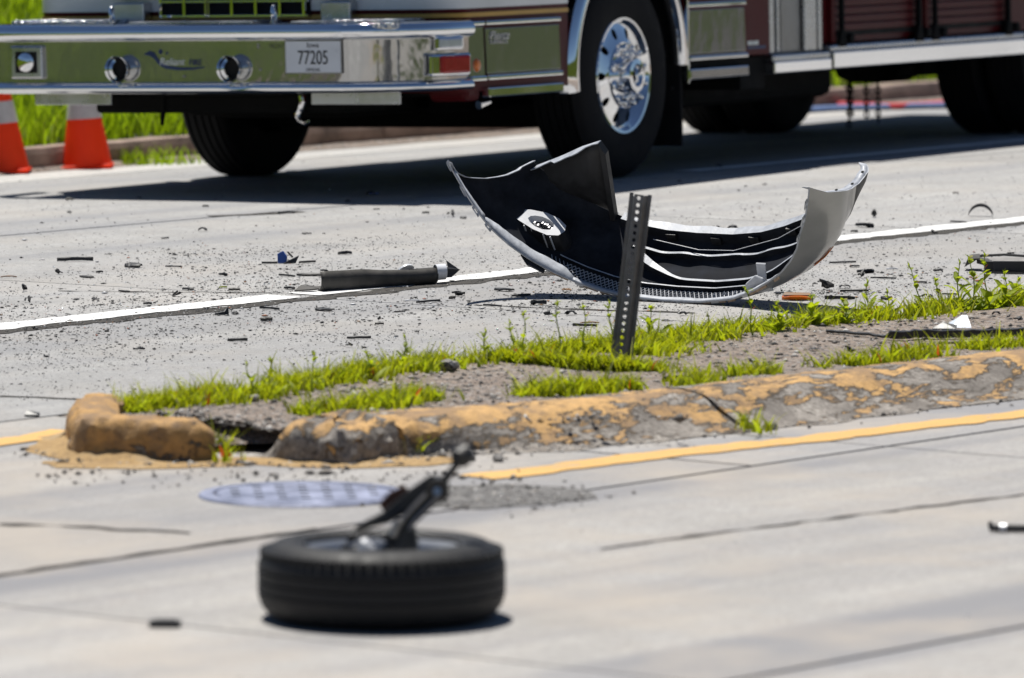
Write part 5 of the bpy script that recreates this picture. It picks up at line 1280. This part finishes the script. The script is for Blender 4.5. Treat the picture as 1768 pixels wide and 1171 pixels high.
SH = [(130, 452, 3, 1.3), (102, 474, 0, .8), (45, 503, 2, .9), (45, 522, 0, .6), (150, 480, 3, .9), (230, 462, 0, 1.2), (172, 472, 1, .5), (300, 462, 3, .8), (325, 502, 1, .9), (405, 503, 4, 1.1), (310, 512, 0, .7), (255, 527, 1, .6), (165, 518, 0, .5), (460, 555, 4, 1.0), (495, 478, 3, 1.0), (500, 500, 1, 1.0), (385, 477, 0, .7), (540, 477, 3, 1.2), (596, 440, 1, 1.0), (530, 455, 3, .8), (775, 374, 0, 1.0), (800, 378, 1, .6), (735, 370, 4, .7), (650, 363, 4, .7), (530, 405, 0, .6), (560, 405, 4, .4), (495, 370, 3, .9), (350, 400, 4, .9), (285, 413, 0, .5), (120, 347, 4, .8), (240, 343, 4, .6), (120, 368, 1, .5), (355, 358, 1, .7), (600, 350, 4, .6), (795, 512, 2, 1.1), (870, 503, 0, 1.3), (1010, 497, 0, .7), (850, 530, 3, .9), (930, 527, 1, 1.1), (620, 586, 3, 1.0), (560, 537, 0, 1.2), (465, 535, 3, .9), (780, 518, 4, .8), (740, 523, 3, 1.3), (715, 518, 4, .7), (660, 555, 0, .6), (655, 562, 4, .8), (690, 540, 3, .5), (1265, 400, 1, 1.2), (1245, 398, 2, .7), (1505, 375, 2, 1.1), (1493, 393, 0, 1.3), (1475, 402, 4, .7), (1455, 455, 3, 1.1), (1475, 462, 1, .8), (1495, 472, 0, 1.1), (1485, 480, 2, .7), (1525, 482, 3, .9), (1430, 500, 2, 1.2), (1345, 508, 0, .8), (1458, 498, 4, .9), (1475, 505, 3, 1.0), (1590, 490, 4, 1.0), (1620, 470, 1, .7), (1615, 405, 2, .7), (1650, 335, 4, .6), (1655, 385, 3, 1.0), (1600, 515, 1, .9), (1530, 518, 0, .8), (1640, 510, 3, .7), (1240, 290, 4, .8), (1320, 320, 4, .5), (640, 338, 1, .9), (1450, 518, 3, 1.3), (950, 547, 0, .6), (780, 487, 1, .5), (900, 512, 3, 1.0), (985, 545, 4, .8), (1010, 565, 3, .9), (1150, 555, 0, .5), (1180, 545, 1, .6), (410, 590, 3, .8), (240, 605, 0, .7), (330, 610, 4, .4), (60, 570, 4, .5), (215, 505, 3, .7), (560, 470, 0, .6), (600, 600, 0, .5), (720, 575, 4, .5), (1700, 520, 0, .8), (1745, 440, 4, .7)]
SM = [(1470, 610, 2, .8), (1515, 600, 1, .6), (1600, 590, 4, .7), (1405, 605, 4, .6), (1345, 615, 0, .5), (1300, 628, 2, .5), (1720, 575, 2, .9), (1755, 555, 0, .8), (1720, 545, 1, .8), (1560, 606, 4, .9), (1440, 592, 3, .7), (1240, 630, 1, .6), (1640, 596, 3, .8), (1160, 655, 3, .8), (770, 640, 2, 1.1), (1665, 552, 4, .7)]
def where(px, py):
    a = 'near the truck shadow' if py < 380 else 'beyond the white lane line' if py < 470 else 'along the white lane line' if py < 520 else 'between lane line and median'
    h = 'at the left edge' if px < 200 else 'left of the blue broken piece' if px < 430 else 'near the blue broken piece' if px < 550 else 'by the long trim panel' if px < 830 else 'below the far bumper wing' if px < 1060 else 'around the bumper middle' if px < 1420 else 'right of the silver bumper wing' if px < 1570 else 'by the grille surround'
    return h + ', ' + a
used = set(); rs_ = random.Random(5); SEEN = {}
for lst, zf in ((SH, 0.0), (SM, .092)):
    for (px, py, k, sc) in lst:
        if (px * 7 + py) % 3 == 0: k = {0: 5, 1: 6, 2: 5, 3: 3, 4: 6}[k]
        if k in used: o = protos[k].copy(); COL.objects.link(o)
        else: o = protos[k]; used.add(k)
        place(o, px, py, rs_.uniform(-.9, .9) + rs_.choice((0, math.pi)), zf=zf, tilt=rs_.uniform(-.3, .3)); o.scale = (sc * rs_.uniform(.75, 1.05), sc * rs_.uniform(.8, 1.4), sc * rs_.uniform(.9, 1.8))
        look = KIND[k]
        if zf: lab = ('tiny ' if sc < .65 else '') + look + ' on the median gravel ' + ('left of the sign post' if px < 1000 else 'just right of the sign post' if px < 1320 else 'below the long black strip' if py > 585 else 'beside the pale folded scrap')
        else: lab = ('big ' if sc > 1.05 else 'tiny ' if sc < .65 else '') + look + ' ' + where(px, py)
        if lab in SEEN: lab = ('right ' if px > SEEN[lab] else 'left ') + lab.replace('plastic ', '')
        else: SEEN[lab] = px
        tag(o, lab, 'plastic shard', 'plastic shards on the median' if zf else 'plastic shards strewn over the far lanes')
# coloured scraps
for (px, py, mt, L, lab) in ((118, 437 + 118, M_BLUEPL, .04, None),):
    pass
for (px, py, mt, L, W, lab) in ((460, 554, M_BLUEPL, .045, .03, 'small blue painted chip on the concrete below the lane line'), (385, 498, M_GRASS, .035, .02, 'lime green scrap beside the lane line'), (645, 336, M_BLUEPL, .05, .03, 'blue painted scrap at the edge of the truck shadow'), (712, 521, M_WHITEPL, .06, .010, 'pale bent metal pin lying below the dark trim panel'), (15, 480, M_BROWNPL, .07, .010, 'thin brown splinter beyond the lane line at the left edge'), (1018, 560, M_BROWNPL, .075, .014, 'thin orange-brown stick lying behind the median weeds'), (1060, 370, M_WHITEPL, .05, .02, 'white chip in front of the truck wheel shadow'), (978, 503, M_BROWNPL, .04, .03, 'yellowish three-pointed scrap in front of the bumper'), (1770, 495, M_WHITETAPE, .06, .02, 'white scrap beside the black grille surround'), (1540, 466, M_WHITEPL, .05, .012, 'pale sliver lying right of the silver bumper wing')):
    o = shard_mesh(hash(lab) % 1000 if False else len(lab) * 7 + px, L, W, .004, .2).build('scrap', mt); place(o, px, py, .1); tag(o, lab, 'scrap')
# ------------------------------------------------------------------ stones at the kerb
for (px, py, r_, zf, lab) in ((860, 797, .022, 0, 'brown stone lying in the gutter below the yellow kerb'), (1330, 742, .026, 0, 'dark stone lying at the kerb joint'), (775, 638, .035, .09, 'grey stone lump on the median beside the grass'), (805, 795, .035, 0, 'dark lump of broken kerb behind the suspension arm'), (440, 692, .02, .09, 'dark small stone below the grass tip'), (1285, 572, .03, .08, 'brown stone half hidden in the median grass')):
    b = MB(); rows = []
    for i in range(7):
        f = math.pi * i / 6; rows.append([Vector((math.sin(f) * math.cos(a), math.sin(f) * math.sin(a), math.cos(f) * .65)) * r_ * (1 + .4 * noise.noise(Vector((math.sin(f) * math.cos(a) * 1.5 + px, math.sin(f) * math.sin(a) * 1.5, f)))) for a in [k * math.pi / 5 for k in range(10)]])
    b.grid(rows, closed_u=True); o = b.build('stone', M_STONE, None, smooth=True, angle=30); place(o, px, py, zf=zf, z=r_ * .4); tag(o, lab, 'stone')

# ------------------------------------------------------------------ tall weeds, each a plant
def weed(px, py, tpx, h, seed, leafy=0, bud=0):
    rr = random.Random(seed); c = G(px, py, .085 if py > 560 else .05); lx = (tpx - px) / 445.0
    o = empty('weed', Matrix.Translation(c))
    P = [Vector((lx * f ** 1.4 + .006 * math.sin(f * 7 + seed), .02 * math.sin(seed) * f, h * f)) for f in [i / 8 for i in range(9)]]
    b = MB(); b.tube(P, [.0038 - .0024 * i / 8 for i in range(9)], 5); b.build('stem', M_WEED, o)
    lf = MB(); bd = MB()
    def leaf(m_, p, d, L, W):
        d = d.normalized(); s_ = d.cross(Vector((0, 0, 1))).normalized() * W; u_ = Vector((0, 0, 1)) * W * .4
        m_.add([p, p + d * L * .35 + s_ + u_, p + d * L * .75 + s_ * .6, p + d * L - Vector((0, 0, L * .15)), p + d * L * .75 - s_ * .6, p + d * L * .35 - s_ + u_], [(0, 1, 2, 3, 4, 5)])
    for k in range(7 + leafy * 2):
        f = rr.uniform(.08, .98); i = min(7, int(f * 8)); p = P[i].lerp(P[i + 1], f * 8 - i); a = k * 2.4 + rr.uniform(-.4, .4)
        leaf(lf, p, Vector((math.cos(a), math.sin(a), rr.uniform(.5, 1.4))), (.050 + .022 * leafy * (f < .6)) * (1.15 - .6 * f), (.0105 + .002 * leafy) * (1.3 - .6 * f))
    for k in range(leafy * 8):
        a = k * 1.7 + seed; leaf(lf, P[0], Vector((math.cos(a), math.sin(a), rr.uniform(.5, 1.2))), rr.uniform(.07, .14), rr.uniform(.011, .020))
    for k in range(5):
        leaf(lf, P[-1] - Vector((0, 0, .006 * k)), Vector((math.cos(k * 2.4) * .35, math.sin(k * 2.4) * .35, 1)), .02, .004)
    tag(lf.build('leaf', M_WEED, o, fix=False), kind='stuff')
    for k in range(bud):
        f = rr.uniform(.45, .9); i = int(f * 8); leaf(bd, P[i], Vector((math.cos(k * 2.6 + 1), math.sin(k * 2.6), .9)), .03, .006)
    if bud: tag(bd.build('bud', M_BUD, o, fix=False), kind='stuff')
    return o
weeds = [(1600, 558, 1566, .20, 1, 1), (1620, 556, 1616, .15, 1, 1), (1657, 552, 1654, .20, 2, 0), (1683, 550, 1674, .21, 3, 2), (1707, 549, 1697, .22, 2, 2), (1735, 545, 1735, .15, 3, 1), (1755, 540, 1757, .12, 2, 1), (1300, 580, 1289, .18, 0, 1), (1500, 560, 1496, .15, 1, 1), (905, 622, 904, .17, 0, 0), (965, 615, 962, .20, 0, 0), (1010, 612, 1007, .18, 0, 1), (1055, 604, 1052, .18, 0, 1), (700, 642, 698, .13, 0, 0), (435, 690, 428, .13, 0, 0), (468, 684, 466, .13, 0, 0), (885, 625, 882, .15, 0, 0), (1125, 594, 1121, .12, 1, 1), (1345, 575, 1342, .10, 1, 1), (1405, 565, 1400, .10, 2, 1), (640, 655, 636, .10, 0, 0), (545, 665, 540, .11, 0, 0), (1530, 556, 1534, .11, 1, 1), (1785, 535, 1780, .2, 2, 1), (1460, 562, 1456, .09, 1, 2), (840, 627, 836, .12, 0, 0)]
WL = ['tall weed leaning left, leftmost of the leafy weeds on the right', 'short budded weed just right of the left-leaning weed', 'leafy tall weed without buds, beside the two budded weeds', 'tall leafy weed with two orange buds, in front of the grille surround bracket', 'tallest weed with red-orange buds, in front of the grille surround', 'bushy low weed with one bud at the foot of the tall budded weeds', 'budded weed near the right picture edge below the grille surround', 'thin weed standing in front of the near bumper corner', 'weed with a red bud below the amber marker lens', 'thin bare weed left of the sign post, farthest left of that row', 'tallest thin bare weed left of the sign post', 'thin budded weed midway between sign post and bare weed', 'thin budded weed right against the left side of the sign post', 'lone thin weed over the middle of the left grass strip', 'left one of two thin weeds near the kerb nose', 'right one of two thin weeds near the kerb nose', 'short thin weed low in the grass left of the sign post', 'small budded weed just right of the sign post', 'small budded weed under the near bumper wing', 'low leafy budded weed in front of the amber marker lens', 'short bare weed at the bend of the left grass strip', 'short bare weed above the broken kerb piece', 'small budded weed left of the left-leaning tall weed', 'tall leafy weed cut by the right picture edge', 'low weed with two red buds beside the amber lens', 'short thin weed at the left start of the dense grass']
for i, (px, py, tpx, h, lf, bd) in enumerate(weeds):
    o = weed(px, py, tpx, h * (1.15 if lf else 1.0), i * 3 + 1, lf, bd)
    lab = WL[i]
    tag(o, lab, 'weed', 'tall weeds on the median')
# glass crumbs that catch the sun
GL = []
for i in range(420):
    u = random.gauss(22, 3.5); v = random.gauss(18.2, 1.3)
    if v > 16.8: x, y = XY(u, v); GL.append((x, y, zg(x, y) + .004))
for i in range(40):
    u = random.uniform(12, 20); v = random.uniform(9.5, 13.9); x, y = XY(u, v); GL.append((x, y, .004))
GL = np.array(GL); pebbles(GL, rng.uniform(.0025, .006, len(GL)), simple('glass_crumb', (.8, .84, .86), .12, .7, .05, 3), 'glass_crumbs', .8)
# fine grit over the worn concrete
def grit_mat():
    m = NT('road_grit'); isl = m.geo.outputs['Random Per Island']
    m.set(m.ramp(isl, [(0.0, (.05, .05, .052)), (.22, (.13, .128, .125)), (.5, (.28, .275, .27)), (1.0, (.46, .455, .45))]), .9); return m.mat
GU = np.concatenate([rng.normal(21.5, 3.2, 42000), rng.uniform(14, 36, 14000)]); GV = np.concatenate([rng.uniform(16.62, 20.5, 42000), rng.uniform(16.62, 25.3, 14000)])
GX = GU * RU[0] + GV * RV[0]; GY = GU * RU[1] + GV * RV[1]; _k = np.array([noise.fractal(Vector((a * .9, b * 1.6, 3)), 1.0, 2.0, 4) for a, b in zip(GU, GV)]); _k = rng.random(len(GU)) < np.clip(.42 + 1.1 * _k, .06, 1); GX, GY = GX[_k], GY[_k]; pf = .0181 * GX - .0277 * GY + .976; GZ = .5 * (pf - np.sqrt(pf * pf + .0016))
pebbles(np.stack([GX, GY, GZ + .001], 1), rng.gamma(2.0, .0009, len(GX)) + .0012, grit_mat(), 'road_grit', .8)
